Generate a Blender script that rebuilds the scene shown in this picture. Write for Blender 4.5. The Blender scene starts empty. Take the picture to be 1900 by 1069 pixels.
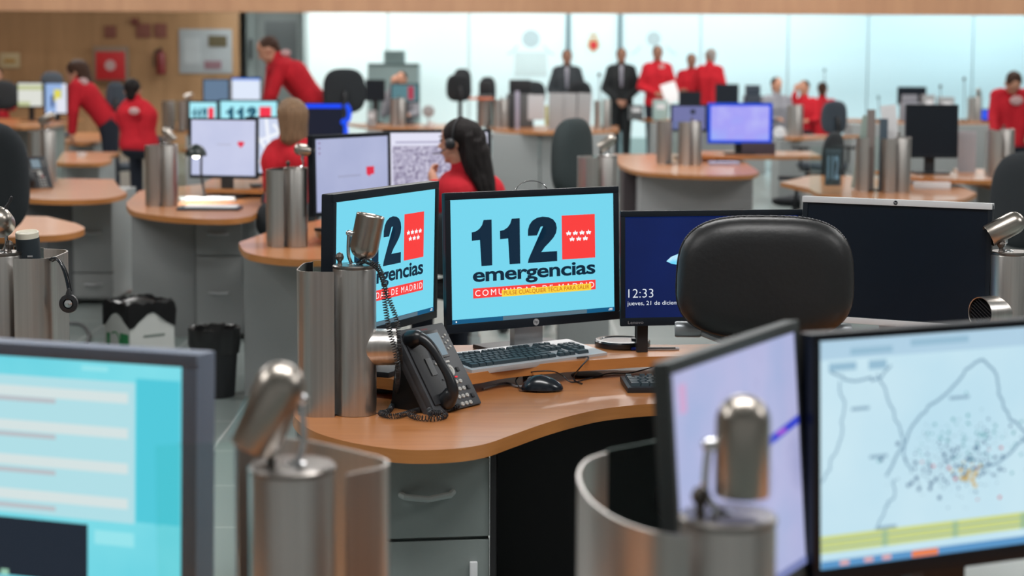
import bpy, bmesh, math, random
from mathutils import Vector, Matrix
random.seed(7)
R = math.radians
PI = math.pi
SC = bpy.context.scene
COL = SC.collection

# ------------------------------------------------------------------ camera
FPX, CYP, HCAM, PIT, ROLL = 3395.3, 432.7, 1.56, R(5.403), R(0.254)
cam_d = bpy.data.cameras.new('camera')
cam = bpy.data.objects.new('camera', cam_d)
COL.objects.link(cam)
SC.camera = cam
_r, _f, _u = Vector((1, 0, 0)), Vector((0, math.cos(PIT), -math.sin(PIT))), Vector((0, math.sin(PIT), math.cos(PIT)))
_r2 = _r * math.cos(ROLL) + _u * math.sin(ROLL)
_u2 = _u * math.cos(ROLL) - _r * math.sin(ROLL)
cam.matrix_world = Matrix(((_r2.x, _u2.x, -_f.x, 0), (_r2.y, _u2.y, -_f.y, 0), (_r2.z, _u2.z, -_f.z, HCAM), (0, 0, 0, 1)))
cam_d.sensor_width = 36
cam_d.lens = FPX / 1900 * 36
cam_d.shift_y = -(534.5 - CYP) / 1900
cam_d.clip_end = 100
cam_d.dof.use_dof = True
cam_d.dof.focus_distance = 4.55
cam_d.dof.aperture_fstop = 3.6


def ray(px, py):
    a, b = (px - 950) / FPX, (py - CYP) / FPX
    a, b = a * math.cos(ROLL) + b * math.sin(ROLL), -a * math.sin(ROLL) + b * math.cos(ROLL)
    return _r * a - _u * b + _f


def at(px, py, z):            # where the sight line of a pixel meets height z
    d = ray(px, py)
    return Vector((0, 0, HCAM)) + d * ((z - HCAM) / d.z)


def atY(px, py, Y):           # ... meets depth Y
    d = ray(px, py)
    return Vector((0, 0, HCAM)) + d * (Y / d.y)


# ------------------------------------------------------------------ world, lights, exposure
SC.view_settings.view_transform = 'Standard'
SC.view_settings.look = 'None'
SC.view_settings.gamma = 1
SC.view_settings.use_curve_mapping = False
SC.view_settings.exposure = 0.0
w = bpy.data.worlds.new('world')
SC.world = w
w.use_nodes = True
w.node_tree.nodes['Background'].inputs[0].default_value = (0.75, 0.85, 1.0, 1)
w.node_tree.nodes['Background'].inputs[1].default_value = 0.12


def area(name, loc, rot, sx, sy, power, col=(1, 0.97, 0.93), spread=180):
    d = bpy.data.lights.new(name, 'AREA')
    d.shape = 'RECTANGLE'
    d.size, d.size_y = sx, sy
    d.energy = power
    d.color = col
    d.spread = R(spread)
    o = bpy.data.objects.new(name, d)
    o.location = loc
    o.rotation_euler = rot
    COL.objects.link(o)
    return o


for ly in (2.5, 8.5, 14.5, 20.0):
    for lx in (-5.0, 0.4, 5.8):
        area('ceiling_lamp_and_fill_light', (lx, ly, 4.12), (0, 0, 0), 3.0, 0.9, 135, (1.0, 0.985, 0.97))
for lx in (-7.0, -1.5, 4.0, 9.5):  # extra row added to brighten the fascia, tilted towards it
    area('ceiling_lamp_and_fill_light', (lx, 24.6, 4.12), (R(20), 0, 0), 3.5, 0.9, 150, (1.0, 0.97, 0.94))
# added area lights under the lowered ceiling, standing in for the glass wall's backlight
for lx in (-3.2, 0.6, 4.2, 8.0):
    area('glass_wall_wash_light', (lx, 29.2, 2.62), (R(38), 0, 0), 3.4, 0.35, 55, (0.90, 0.99, 1.0))
area('wood_wall_wash_light', (-8.0, 29.0, 2.62), (R(25), 0, 0), 4.0, 0.3, 14, (1.0, 0.93, 0.82))

# ------------------------------------------------------------------ materials
MATS = {}


def nt(name):
    m = bpy.data.materials.new(name)
    m.use_nodes = True
    t = m.node_tree
    return m, t, t.nodes['Principled BSDF']


def mat(name, col, rough=0.5, metal=0.0, var=0.06, scale=20.0, bump=0.0, stretch=(1, 1, 1), coat=0.0, emit=0.0, aniso=0.0, spec=0.5):
    if name in MATS:
        return MATS[name]
    m, t, b = nt(name)
    N, L = t.nodes, t.links
    tc = N.new('ShaderNodeTexCoord')
    mp = N.new('ShaderNodeMapping')
    mp.inputs['Scale'].default_value = stretch
    L.new(tc.outputs['Object'], mp.inputs['Vector'])
    no = N.new('ShaderNodeTexNoise')
    no.inputs['Scale'].default_value = scale
    no.inputs['Detail'].default_value = 3
    L.new(mp.outputs[0], no.inputs['Vector'])
    mx = N.new('ShaderNodeMixRGB')
    mx.inputs[1].default_value = tuple(c * (1 - var) for c in col) + (1,)
    mx.inputs[2].default_value = tuple(min(1, c * (1 + var)) for c in col) + (1,)
    L.new(no.outputs['Fac'], mx.inputs[0])
    L.new(mx.outputs[0], b.inputs['Base Color'])
    b.inputs['Roughness'].default_value = rough
    b.inputs['Metallic'].default_value = metal
    b.inputs['Specular IOR Level'].default_value = spec
    if coat:
        b.inputs['Coat Weight'].default_value = coat
        b.inputs['Coat Roughness'].default_value = 0.15
    if aniso:
        b.inputs['Anisotropic'].default_value = aniso
    if bump:
        bp = N.new('ShaderNodeBump')
        bp.inputs['Strength'].default_value = bump
        bp.inputs['Distance'].default_value = 0.002 if bump < .9 else 0.008
        L.new(no.outputs['Fac'], bp.inputs['Height'])
        L.new(bp.outputs[0], b.inputs['Normal'])
    if emit:
        L.new(mx.outputs[0], b.inputs['Emission Color'])
        b.inputs['Emission Strength'].default_value = emit
    MATS[name] = m
    return m


def srgb(r, g, b):
    def f(c):
        c /= 255
        return c / 12.92 if c <= 0.04045 else ((c + 0.055) / 1.055) ** 2.4
    return (f(r), f(g), f(b))


def glow(name, col, s=1.0):          # a lit pixel of a screen or a lamp
    if name in MATS:
        return MATS[name]
    m, t, b = nt(name)
    b.inputs['Base Color'].default_value = (0.01, 0.01, 0.012, 1)
    b.inputs['Roughness'].default_value = 0.45
    b.inputs['Specular IOR Level'].default_value = 0.12
    b.inputs['Emission Color'].default_value = tuple(col) + (1,)
    b.inputs['Emission Strength'].default_value = s
    MATS[name] = m
    return m


GLOWS = {}


def g8(r, g, b, s=1.0):
    k = (r, g, b, s)
    if k not in GLOWS:
        GLOWS[k] = glow('lit_%d_%d_%d_%d' % (r, g, b, int(s * 10)), srgb(r, g, b), s)
    return GLOWS[k]


def noise_glow(name, cols, scale, s=1.0, detail=4):
    m, t, b = nt(name)
    N, L = t.nodes, t.links
    tc = N.new('ShaderNodeTexCoord')
    no = N.new('ShaderNodeTexNoise')
    no.inputs['Scale'].default_value = scale
    no.inputs['Detail'].default_value = detail
    L.new(tc.outputs['Object'], no.inputs['Vector'])
    cr = N.new('ShaderNodeValToRGB')
    e = cr.color_ramp.elements
    e[0].position, e[1].position = 0.3, 0.7
    e[0].color = srgb(*cols[0]) + (1,)
    e[1].color = srgb(*cols[-1]) + (1,)
    for i, c in enumerate(cols[1:-1]):
        q = cr.color_ramp.elements.new(0.3 + 0.4 * (i + 1) / (len(cols) - 1))
        q.color = srgb(*c) + (1,)
    L.new(no.outputs['Fac'], cr.inputs[0])
    L.new(cr.outputs[0], b.inputs['Emission Color'])
    b.inputs['Base Color'].default_value = (0.01, 0.01, 0.01, 1)
    b.inputs['Roughness'].default_value = 0.4
    b.inputs['Specular IOR Level'].default_value = 0.12
    b.inputs['Emission Strength'].default_value = s
    return m


def wood_mat(name, c1, c2, rough, stretch, scale=3.0, coat=0.3):
    m, t, b = nt(name)
    N, L = t.nodes, t.links
    tc = N.new('ShaderNodeTexCoord')
    mp = N.new('ShaderNodeMapping')
    mp.inputs['Scale'].default_value = stretch
    L.new(tc.outputs['Object'], mp.inputs['Vector'])
    no = N.new('ShaderNodeTexNoise')
    no.inputs['Scale'].default_value = scale
    no.inputs['Detail'].default_value = 6
    no.inputs['Distortion'].default_value = 0.6
    L.new(mp.outputs[0], no.inputs['Vector'])
    cr = N.new('ShaderNodeValToRGB')
    cr.color_ramp.elements[0].position = 0.3
    cr.color_ramp.elements[1].position = 0.72
    cr.color_ramp.elements[0].color = c1 + (1,)
    cr.color_ramp.elements[1].color = c2 + (1,)
    L.new(no.outputs['Fac'], cr.inputs[0])
    L.new(cr.outputs[0], b.inputs['Base Color'])
    b.inputs['Roughness'].default_value = rough
    b.inputs['Coat Weight'].default_value = coat
    b.inputs['Coat Roughness'].default_value = 0.12
    return m


WOOD = wood_mat('cherry_laminate', (0.42, 0.155, 0.048), (0.51, 0.205, 0.067), 0.36, (1.2, 14, 14), 3.0, 0.35)
EDGE = wood_mat('cherry_edge_band', (0.44, 0.17, 0.045), (0.52, 0.21, 0.06), 0.4, (2, 2, 20), 3.0, 0.2)
WALLWOOD = wood_mat('wall_veneer', (0.36, 0.19, 0.085), (0.46, 0.25, 0.12), 0.55, (3, 3, 0.3), 2.0, 0.0)
FASCIA = wood_mat('fascia_veneer', (0.44, 0.235, 0.13), (0.52, 0.29, 0.16), 0.5, (2.5, 2.5, 0.4), 2.0, 0.0)
GREY = mat('grey_laminate', (0.30, 0.315, 0.315), 0.5, var=0.03, scale=60)
GREYG = mat('grey_green_drawer_laminate', (0.235, 0.27, 0.262), 0.5, var=0.03, scale=60)
GREYD = mat('dark_grey_laminate', (0.10, 0.105, 0.11), 0.5, var=0.03)
BLACK = mat('black_plastic', (0.012, 0.013, 0.016), 0.45, var=0.1)
BLACKG = mat('glossy_black_plastic', (0.008, 0.012, 0.018), 0.22, var=0.05, coat=0.3)
BEZEL = mat('monitor_black', (0.006, 0.010, 0.016), 0.42, var=0.05, spec=0.3)
BEZELB = mat('blue_grey_bezel', (0.115, 0.145, 0.20), 0.45, var=0.05)
SILVER = mat('silver_plastic', (0.55, 0.56, 0.58), 0.35, 0.4, var=0.03)
WHITEP = mat('white_plastic', (0.75, 0.76, 0.78), 0.4, var=0.02)
STEEL = mat('brushed_steel', (0.58, 0.555, 0.53), 0.33, 1.0, var=0.22, scale=9, stretch=(14, 14, 0.1))  # brushed grain, with reflection streaks also put into the colour noise
STEELD = mat('steel_cap', (0.26, 0.24, 0.225), 0.3, 1.0, var=0.05)
LAMPST = mat('lamp_steel', (0.42, 0.38, 0.34), 0.3, 1.0, var=0.1, scale=14, stretch=(8, 8, 0.3))
CHROME = mat('chrome', (0.75, 0.75, 0.77), 0.12, 1.0, var=0.02)
LEATHER = mat('black_leather', (0.010, 0.010, 0.011), 0.42, var=0.2, scale=90, bump=0.25)
FABRICB = mat('charcoal_fabric', (0.018, 0.022, 0.026), 0.85, var=0.25, scale=160, bump=0.3)
FABRICG = mat('dark_green_fabric', (0.028, 0.040, 0.042), 0.85, var=0.25, scale=160, bump=0.3)
FABRICN = mat('blue_grey_fabric', (0.055, 0.07, 0.09), 0.85, var=0.25, scale=160, bump=0.3)
THREAD = mat('grey_thread', (0.25, 0.25, 0.26), 0.6)
RED = mat('red_fleece', (0.52, 0.018, 0.030), 0.85, var=0.2, scale=12, spec=0.2)
REDP = mat('red_paint', (0.55, 0.02, 0.025), 0.4)
SKIN = mat('skin', (0.52, 0.26, 0.17), 0.55, var=0.06)
SKIN2 = mat('tanned_skin', (0.34, 0.17, 0.11), 0.55, var=0.06)
HBLK = mat('black_hair', (0.012, 0.009, 0.009), 0.6, var=0.7, scale=14, stretch=(8, 8, 0.5), bump=1.0, spec=.2)
HBRN = mat('brown_hair', (0.055, 0.025, 0.015), 0.5, var=0.6, scale=14, stretch=(8, 8, 0.5), bump=1.0, spec=.2)
HBLD = mat('dark_blond_hair', (0.22, 0.135, 0.08), 0.55, var=0.6, scale=14, stretch=(8, 8, 0.5), bump=1.0, spec=.2)
HGRY = mat('grey_hair', (0.30, 0.27, 0.25), 0.6, var=0.3)
NAVY = mat('navy_cloth', (0.010, 0.014, 0.026), 0.85, var=0.1)
SUIT = mat('black_suit_cloth', (0.008, 0.011, 0.013), 0.8, var=0.1)
SUITG = mat('dark_grey_suit_cloth', (0.030, 0.038, 0.045), 0.8, var=0.1)
GREYC = mat('grey_knit', (0.25, 0.25, 0.28), 0.9, var=0.2)
SHIRT = mat('white_shirt_cloth', (0.6, 0.6, 0.68), 0.8, var=0.05)
TIE = mat('grey_tie_cloth', (0.22, 0.22, 0.27), 0.6)
PAPER = mat('white_paper', (0.78, 0.78, 0.80), 0.8, var=0.02)
PAPERL = mat('lilac_paper', (0.45, 0.45, 0.62), 0.8, var=0.05)
YEL = mat('yellow_tab', (0.42, 0.38, 0.08), 0.7)
ORNG = mat('orange_folder', (0.62, 0.16, 0.07), 0.7)
TEAL = mat('teal_plastic', (0.10, 0.19, 0.20), 0.5)
BOXW = mat('recycling_card', (0.62, 0.64, 0.62), 0.7, var=0.03)
GREEN = mat('green_print', (0.03, 0.25, 0.09), 0.7)
BAG = mat('black_bin_liner', (0.010, 0.010, 0.011), 0.28, var=0.3, scale=40, bump=0.6)
CREAM = mat('cream_ceramic', (0.72, 0.68, 0.56), 0.35)
KEYM = mat('keycap_black', (0.030, 0.050, 0.062), 0.42, var=0.05)
PHON = mat('phone_charcoal', (0.045, 0.048, 0.054), 0.42, var=0.06)
PHKEY = mat('phone_key_grey', (0.48, 0.48, 0.46), 0.45)
COATM = mat('machine_grey_green', (0.22, 0.30, 0.30), 0.5, var=0.03)
OFFSCR = mat('switched_off_panel', (0.0035, 0.008, 0.016), 0.35, var=0.1, spec=0.35)
LIVID = mat('ceiling_white', (0.62, 0.63, 0.63), 0.9, var=0.02)
DARKV = mat('dark_recess_panel', (0.012, 0.012, 0.014), 0.6)
DRAWG = mat('dark_gap', (0.02, 0.02, 0.02), 0.8)


def glass_mat():
    m, t, b = nt('clear_glass')
    b.inputs['Base Color'].default_value = (0.85, 0.95, 0.92, 1)
    b.inputs['Roughness'].default_value = 0.05
    b.inputs['Transmission Weight'].default_value = 1.0
    b.inputs['IOR'].default_value = 1.1
    return m


GLASS = glass_mat()


def floor_mat():
    m, t, b = nt('floor_tiles')
    N, L = t.nodes, t.links
    tc = N.new('ShaderNodeTexCoord')
    br = N.new('ShaderNodeTexBrick')
    br.offset = 0
    br.inputs['Scale'].default_value = 1.0
    br.inputs['Mortar Size'].default_value = 0.006
    br.inputs['Brick Width'].default_value = 0.6
    br.inputs['Row Height'].default_value = 0.6
    br.inputs['Color1'].default_value = (0.20, 0.25, 0.24, 1)
    br.inputs['Color2'].default_value = (0.235, 0.27, 0.265, 1)
    br.inputs['Mortar'].default_value = (0.45, 0.48, 0.47, 1)
    L.new(tc.outputs['Object'], br.inputs['Vector'])
    L.new(br.outputs['Color'], b.inputs['Base Color'])
    b.inputs['Roughness'].default_value = 0.28
    return m


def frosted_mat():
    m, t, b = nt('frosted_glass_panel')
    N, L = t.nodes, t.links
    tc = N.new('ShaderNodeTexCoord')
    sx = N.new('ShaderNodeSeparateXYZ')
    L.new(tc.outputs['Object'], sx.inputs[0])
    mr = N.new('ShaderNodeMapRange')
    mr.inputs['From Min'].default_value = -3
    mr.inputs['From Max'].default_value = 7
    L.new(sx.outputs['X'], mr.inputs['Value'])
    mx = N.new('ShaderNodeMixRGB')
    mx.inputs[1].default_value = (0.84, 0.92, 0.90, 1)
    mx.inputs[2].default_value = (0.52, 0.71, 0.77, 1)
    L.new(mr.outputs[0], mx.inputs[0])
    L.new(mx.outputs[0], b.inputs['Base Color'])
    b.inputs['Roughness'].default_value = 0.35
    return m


FROST = frosted_mat()

# ------------------------------------------------------------------ mesh helpers


class B:
    """collects shapes into one bmesh"""

    def __init__(s, M=None):
        s.bm = bmesh.new()
        s.M = M or Matrix.Identity(4)
        s.mi = 0

    def _add(s, verts, faces, smooth=False):
        vs = [s.bm.verts.new(s.M @ Vector(v)) for v in verts]
        for f in faces:
            try:
                q = s.bm.faces.new([vs[i] for i in f])
                q.material_index = s.mi
                q.smooth = smooth
            except ValueError:
                pass
        return s

    def box(s, a, b, bev=0.0):
        x0, y0, z0 = [min(p, q) for p, q in zip(a, b)]
        x1, y1, z1 = [max(p, q) for p, q in zip(a, b)]
        if bev:
            k = bmesh.new()
            bmesh.ops.create_cube(k, size=1)
            for v in k.verts:
                v.co = Vector(((x0 + x1) / 2 + v.co.x * (x1 - x0), (y0 + y1) / 2 + v.co.y * (y1 - y0), (z0 + z1) / 2 + v.co.z * (z1 - z0)))
            bmesh.ops.bevel(k, geom=k.edges[:], offset=bev, segments=2, affect='EDGES', profile=0.7)
            k.verts.index_update()
            s._add([v.co[:] for v in k.verts], [[v.index for v in f.verts] for f in k.faces])
            k.free()
            return s
        v = [(x0, y0, z0), (x1, y0, z0), (x1, y1, z0), (x0, y1, z0), (x0, y0, z1), (x1, y0, z1), (x1, y1, z1), (x0, y1, z1)]
        return s._add(v, [(0, 3, 2, 1), (4, 5, 6, 7), (0, 1, 5, 4), (1, 2, 6, 5), (2, 3, 7, 6), (3, 0, 4, 7)])

    def prism(s, pts, z0, z1, smooth=False):      # pts CCW in xy
        n = len(pts)
        v = [(p[0], p[1], z0) for p in pts] + [(p[0], p[1], z1) for p in pts]
        f = [list(range(n - 1, -1, -1)), list(range(n, 2 * n))] + [(i, (i + 1) % n, n + (i + 1) % n, n + i) for i in range(n)]
        return s._add(v, f, smooth)

    def lathe(s, prof, n=32, M=None, smooth=True):  # prof list of (r,z), about z
        M = M or Matrix.Identity(4)
        v, f = [], []
        for r, z in prof:
            for i in range(n):
                a = 2 * PI * i / n
                v.append(M @ Vector((r * math.cos(a), r * math.sin(a), z)))
        for k in range(len(prof) - 1):
            for i in range(n):
                j = (i + 1) % n
                f.append((k * n + i, k * n + j, (k + 1) * n + j, (k + 1) * n + i))
        return s._add(v, f, smooth)

    def tube(s, pts, r, n=8, rs=None, cap=True):
        pts = [Vector(p) for p in pts]
        v, f = [], []
        up = Vector((0, 0, 1))
        prev = None
        for k, p in enumerate(pts):
            t = (pts[min(k + 1, len(pts) - 1)] - pts[max(k - 1, 0)])
            if t.length < 1e-9:
                t = Vector((0, 0, 1))
            t.normalize()
            if prev is None:
                x = t.cross(up if abs(t.z) < .9 else Vector((1, 0, 0))).normalized()
            else:
                x = (prev - t * prev.dot(t))
                x = x.normalized() if x.length > 1e-6 else t.cross(up).normalized()
            prev = x
            y = t.cross(x)
            rr = rs[k] if rs else r
            for i in range(n):
                a = 2 * PI * i / n
                v.append(p + (x * math.cos(a) + y * math.sin(a)) * rr)
        for k in range(len(pts) - 1):
            for i in range(n):
                j = (i + 1) % n
                f.append((k * n + i, k * n + j, (k + 1) * n + j, (k + 1) * n + i))
        if cap:
            f.append(tuple(range(n - 1, -1, -1)))
            m = (len(pts) - 1) * n
            f.append(tuple(range(m, m + n)))
        return s._add(v, f, True)

    def ell(s, c, rx, ry, rz, n=20, M=None):
        M = M or Matrix.Identity(4)
        k = bmesh.new()
        bmesh.ops.create_uvsphere(k, u_segments=n, v_segments=max(6, n // 2), radius=1)
        k.verts.index_update()
        s._add([Vector(c) + (M @ Vector((v.co.x * rx, v.co.y * ry, v.co.z * rz))) for v in k.verts],
               [[v.index for v in f.verts] for f in k.faces], True)
        k.free()
        return s

    def capsule(s, a, b, ra, rb, n=14):
        a, b = Vector(a), Vector(b)
        d = b - a
        if d.length < 1e-6:
            d = Vector((0, 0, 1e-3))
        Mq = Vector((0, 0, 1)).rotation_difference(d).to_matrix().to_4x4()
        pr = []
        for i in range(7):
            t = -PI / 2 + PI / 2 * i / 6
            pr.append((max(1e-4, ra * math.cos(t)), ra * math.sin(t)))
        for i in range(7):
            t = PI / 2 * i / 6
            pr.append((max(1e-4, rb * math.cos(t)), d.length + rb * math.sin(t)))
        return s.lathe(pr, n, Matrix.Translation(a) @ Mq)

    def build(s, name, mats, parent=None, auto=True, label=None):
        me = bpy.data.meshes.new(name)
        bmesh.ops.recalc_face_normals(s.bm, faces=s.bm.faces[:])
        s.bm.to_mesh(me)
        s.bm.free()
        if not isinstance(mats, (list, tuple)):
            mats = [mats]
        me.set_sharp_from_angle(angle=R(32))
        for m in mats:
            me.materials.append(m)
        o = bpy.data.objects.new(name, me)
        COL.objects.link(o)
        if parent:
            o.parent = parent
        if label:
            o['label'] = label
        return o


def thing(name, label, cat, loc=(0, 0, 0), rz=0.0, group=None):
    o = bpy.data.objects.new(name, None)
    o.empty_display_size = 0.1
    o.location = loc
    o.rotation_euler = (0, 0, rz)
    COL.objects.link(o)
    return tag(o, label, cat, group)


def tag(o, label, cat, group=None, kind=None):
    o['label'] = label
    o['category'] = cat
    if group:
        o['group'] = group
    if kind:
        o['kind'] = kind
    return o


def struct(name, b, m):
    o = b.build(name, m)
    o['kind'] = 'structure'
    return o


def smooth_path(pts, sub=6, closed=False):
    pts = [Vector(p) for p in pts]
    n = len(pts)
    out = []
    rng = range(n) if closed else range(n - 1)
    for i in rng:
        if closed:
            p0, p1, p2, p3 = pts[(i - 1) % n], pts[i], pts[(i + 1) % n], pts[(i + 2) % n]
        else:
            p0, p1, p2, p3 = pts[max(i - 1, 0)], pts[i], pts[i + 1], pts[min(i + 2, n - 1)]
        for k in range(sub):
            t = k / sub
            out.append(0.5 * ((2 * p1) + (p2 - p0) * t + (2 * p0 - 5 * p1 + 4 * p2 - p3) * t * t + (3 * p1 - p0 - 3 * p2 + p3) * t ** 3))
    if not closed:
        out.append(pts[-1])
    return out


def text_mesh(s, offset=0.0, font_shear=0.0, spacing=1.0):
    c = bpy.data.curves.new('t', 'FONT')
    c.body = s
    c.size = 1
    c.offset = offset
    c.space_character = spacing
    c.resolution_u = 4
    o = bpy.data.objects.new('t', c)
    COL.objects.link(o)
    dg = bpy.context.evaluated_depsgraph_get()
    me = bpy.data.meshes.new_from_object(o.evaluated_get(dg))
    bpy.data.objects.remove(o)
    bpy.data.curves.remove(c)
    return me


def text_fit(b, s, x0, z0, x1, z1, y, offset=0.0, spacing=1.0):
    """adds text fitted to a rectangle (x0..x1, z0..z1) in plane y of builder b"""
    me = text_mesh(s, offset, 0, spacing)
    xs = [v.co.x for v in me.vertices]
    ys = [v.co.y for v in me.vertices]
    if not xs:
        return
    ax, bx, ay, by = min(xs), max(xs), min(ys), max(ys)
    V = [(x0 + (v.co.x - ax) / (bx - ax) * (x1 - x0), y, z0 + (v.co.y - ay) / (by - ay) * (z1 - z0)) for v in me.vertices]
    b._add(V, [list(p.vertices) for p in me.polygons])
    bpy.data.meshes.remove(me)


G1 = [(0, .56), (0, .745), (.2, .76), (.38, .81), (.52, .89), (.6, 1), (1, 1), (1, 0), (.46, 0), (.46, .57)]
G2 = [(0, 0), (1, 0), (1, .225), (.46, .225), (.58, .33), (.74, .43), (.88, .53), (.97, .63), (1, .74), (.97, .85), (.87, .94), (.72, .99), (.52, 1.01),
      (.33, .99), (.17, .93), (.07, .84), (.02, .73), (.015, .6), (.32, .6), (.34, .69), (.38, .755), (.45, .79), (.53, .795), (.61, .77), (.66, .71), (.64, .63),
      (.56, .545), (.42, .45), (.25, .335), (.12, .22), (.03, .09)]


def poly(b, pts, x0, z0, x1, z1, y):
    k = bmesh.new()
    vs = [k.verts.new((x0 + p[0] * (x1 - x0), y, z0 + p[1] * (z1 - z0))) for p in pts]
    f = k.faces.new(vs)
    r = bmesh.ops.triangulate(k, faces=[f])
    k.verts.index_update()
    b._add([v.co[:] for v in k.verts], [[v.index for v in g.verts] for g in k.faces])
    k.free()


STAR = [(0.5 + 0.5 * (1 if i % 2 == 0 else .42) * math.sin(i * PI / 5), 0.5 + 0.5 * (1 if i % 2 == 0 else .42) * math.cos(i * PI / 5)) for i in range(10)]


# ------------------------------------------------------------------ monitors
class Scr:
    """screen picture in uv (0..1 from the top left) built as thin layered faces"""

    def __init__(s, w, h, z, y, parent, tilt, zc):
        s.w, s.h, s.y, s.parent = w, h, y, parent
        s.M = Matrix.Translation((0, 0, zc)) @ Matrix.Rotation(-tilt, 4, 'X')
        s.k = 0

    def X(s, u): return (u - .5) * s.w
    def Z(s, v): return (.5 - v) * s.h

    def part(s, name, fn, m, parent=None, label=None):
        s.k += 1
        b = B(s.M)
        fn(b, s.y - 0.00025 * s.k)
        return b.build(name, m, parent or s.base, label=label)

    def rect(s, b, y, u0, v0, u1, v1):
        b._add([(s.X(u0), y, s.Z(v1)), (s.X(u1), y, s.Z(v1)), (s.X(u1), y, s.Z(v0)), (s.X(u0), y, s.Z(v0))], [(0, 1, 2, 3)])

    def bg(s, m):
        b = B(s.M)
        b.box((-s.w / 2, s.y, -s.h / 2), (s.w / 2, s.y + .004, s.h / 2))
        s.base = b.build('screen', m, s.parent)
        return s.base

    def rects(s, name, L, m):
        k0 = s.k
        for q in L:
            s.k = k0
            o_ = s.part(name, lambda b, y: s.rect(b, y, *q), m)
        return o_

    def line(s, b, y, pts, wd):
        for p, q in zip(pts, pts[1:]):
            a, c = Vector((s.X(p[0]), s.Z(p[1]))), Vector((s.X(q[0]), s.Z(q[1])))
            d = (c - a)
            if d.length < 1e-6:
                continue
            n = Vector((-d.y, d.x)).normalized() * wd / 2
            b._add([(a.x + n.x, y, a.y + n.y), (c.x + n.x, y, c.y + n.y), (c.x - n.x, y, c.y - n.y), (a.x - n.x, y, a.y - n.y)], [(0, 1, 2, 3)])


def monitor(name, label, ctr, yaw, tilt, w, h, deskz, content, bez=(.015, .015, .015, .018), depth=.02, hump=.04, mbez=None, stand='col', group=None, mtop=None, round_=0.006):
    """ctr: middle of the lit screen; yaw 0 faces the camera side (-Y); parts in the thing's own frame"""
    mbez = mbez or BEZEL
    t = thing(name, label, 'monitor', (ctr[0], ctr[1], deskz), yaw, group)
    zc = ctr[2] - deskz
    M = Matrix.Translation((0, 0, zc)) @ Matrix.Rotation(-tilt, 4, 'X')
    l, r, tp, bt = bez
    b = B(M)
    b.box((-w / 2 - l, 0.001, -h / 2 - bt), (w / 2 + r, depth, h / 2 + tp), bev=min(round_, depth * .4))
    if hump:
        b.box((-w * .3, depth - .002, -h * .4), (w * .3, depth + hump, h * .38), bev=.008)
    b.build('casing', mbez, t)
    b = B(M)
    b.box((-w / 2 - l, -.004, h / 2), (w / 2 + r, .004, h / 2 + tp), bev=.0018)
    b.box((-w / 2 - l, -.004, -h / 2 - bt), (w / 2 + r, .004, -h / 2), bev=.0018)
    b.box((-w / 2 - l, -.004, -h / 2), (-w / 2, .004, h / 2), bev=.0018)
    b.box((w / 2, -.004, -h / 2), (w / 2 + r, .004, h / 2), bev=.0018)
    b.build('bezel', mtop or mbez, t)
    s = Scr(w, h, zc, -.001, t, tilt, zc)
    content(s)
    if stand == 'col':
        B().box((-.035, depth + .012, .012), (.035, depth + .04, zc)).build('stand_neck', BLACK, t)
        B().box((-.12, -.07, 0), (.12, .13, .014), bev=.005).build('stand_base', BLACK, t)
    elif stand == 'silver':
        B().box((-.045, depth + .012, .012), (.045, depth + .035, zc)).build('stand_neck', SILVER, t)
        B().box((-.12, -.05, 0), (.12, .12, .012), bev=.004).build('stand_base', BLACK, t)
    return t


def content_112(s, message=True):
    s.bg(g8(118, 214, 238))
    INK, REDL, WHT, YLW = g8(1, 36, 58), g8(250, 62, 60), g8(248, 250, 252), g8(252, 212, 60)
    def digits(b, y):
        poly(b, G1, s.X(.124), s.Z(.545), s.X(.243), s.Z(.172), y)
        poly(b, G1, s.X(.292), s.Z(.545), s.X(.412), s.Z(.172), y)
        poly(b, G2, s.X(.458), s.Z(.545), s.X(.640), s.Z(.172), y)
    s.part('number_lettering', digits, INK)
    s.part('word_lettering', lambda b, y: text_fit(b, 'emergencias', s.X(.126), s.Z(.708), s.X(.880), s.Z(.562), y, .026, .96), INK)
    s.rects('red_square', [(.670, .168, .880, .535)], REDL)
    s.rects('red_band', [(.126, .722, .880, .804)], REDL)
    s.part('band_lettering', lambda b, y: text_fit(b, 'COMUNIDAD DE MADRID', s.X(.138), s.Z(.788), s.X(.870), s.Z(.738), y, .0, 1.35), WHT)
    rx, rz = .017, .024
    k0 = s.k
    for u, v in [(.712 + i * .042, .318) for i in range(4)] + [(.733 + i * .042, .368) for i in range(3)]:
        s.k = k0
        s.part('star', lambda b, y: poly(b, STAR, s.X(u - rx), s.Z(v + rz), s.X(u + rx), s.Z(v - rz), y), WHT)
    if message:
        s.rects('yellow_band', [(.296, .751, .850, .807)], YLW)
        s.part('message_lettering', lambda b, y: text_fit(b, 'PULSE CUALQUIER TECLA PARA SALIR', s.X(.308), s.Z(.800), s.X(.838), s.Z(.760), y, .003), g8(196, 84, 22))
    s.rects('taskbar', [(0, .965, 1, 1)], g8(14, 88, 128))
    s.rects('window_glyph', [(.02, .976, .027, .990), (.83 + .135, .974, .985, .979), (.96, .985, .985, .990)], WHT)
    s.rects('taskbar_glare', [(.30, .967, .82, .999)], g8(88, 112, 125))


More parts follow.
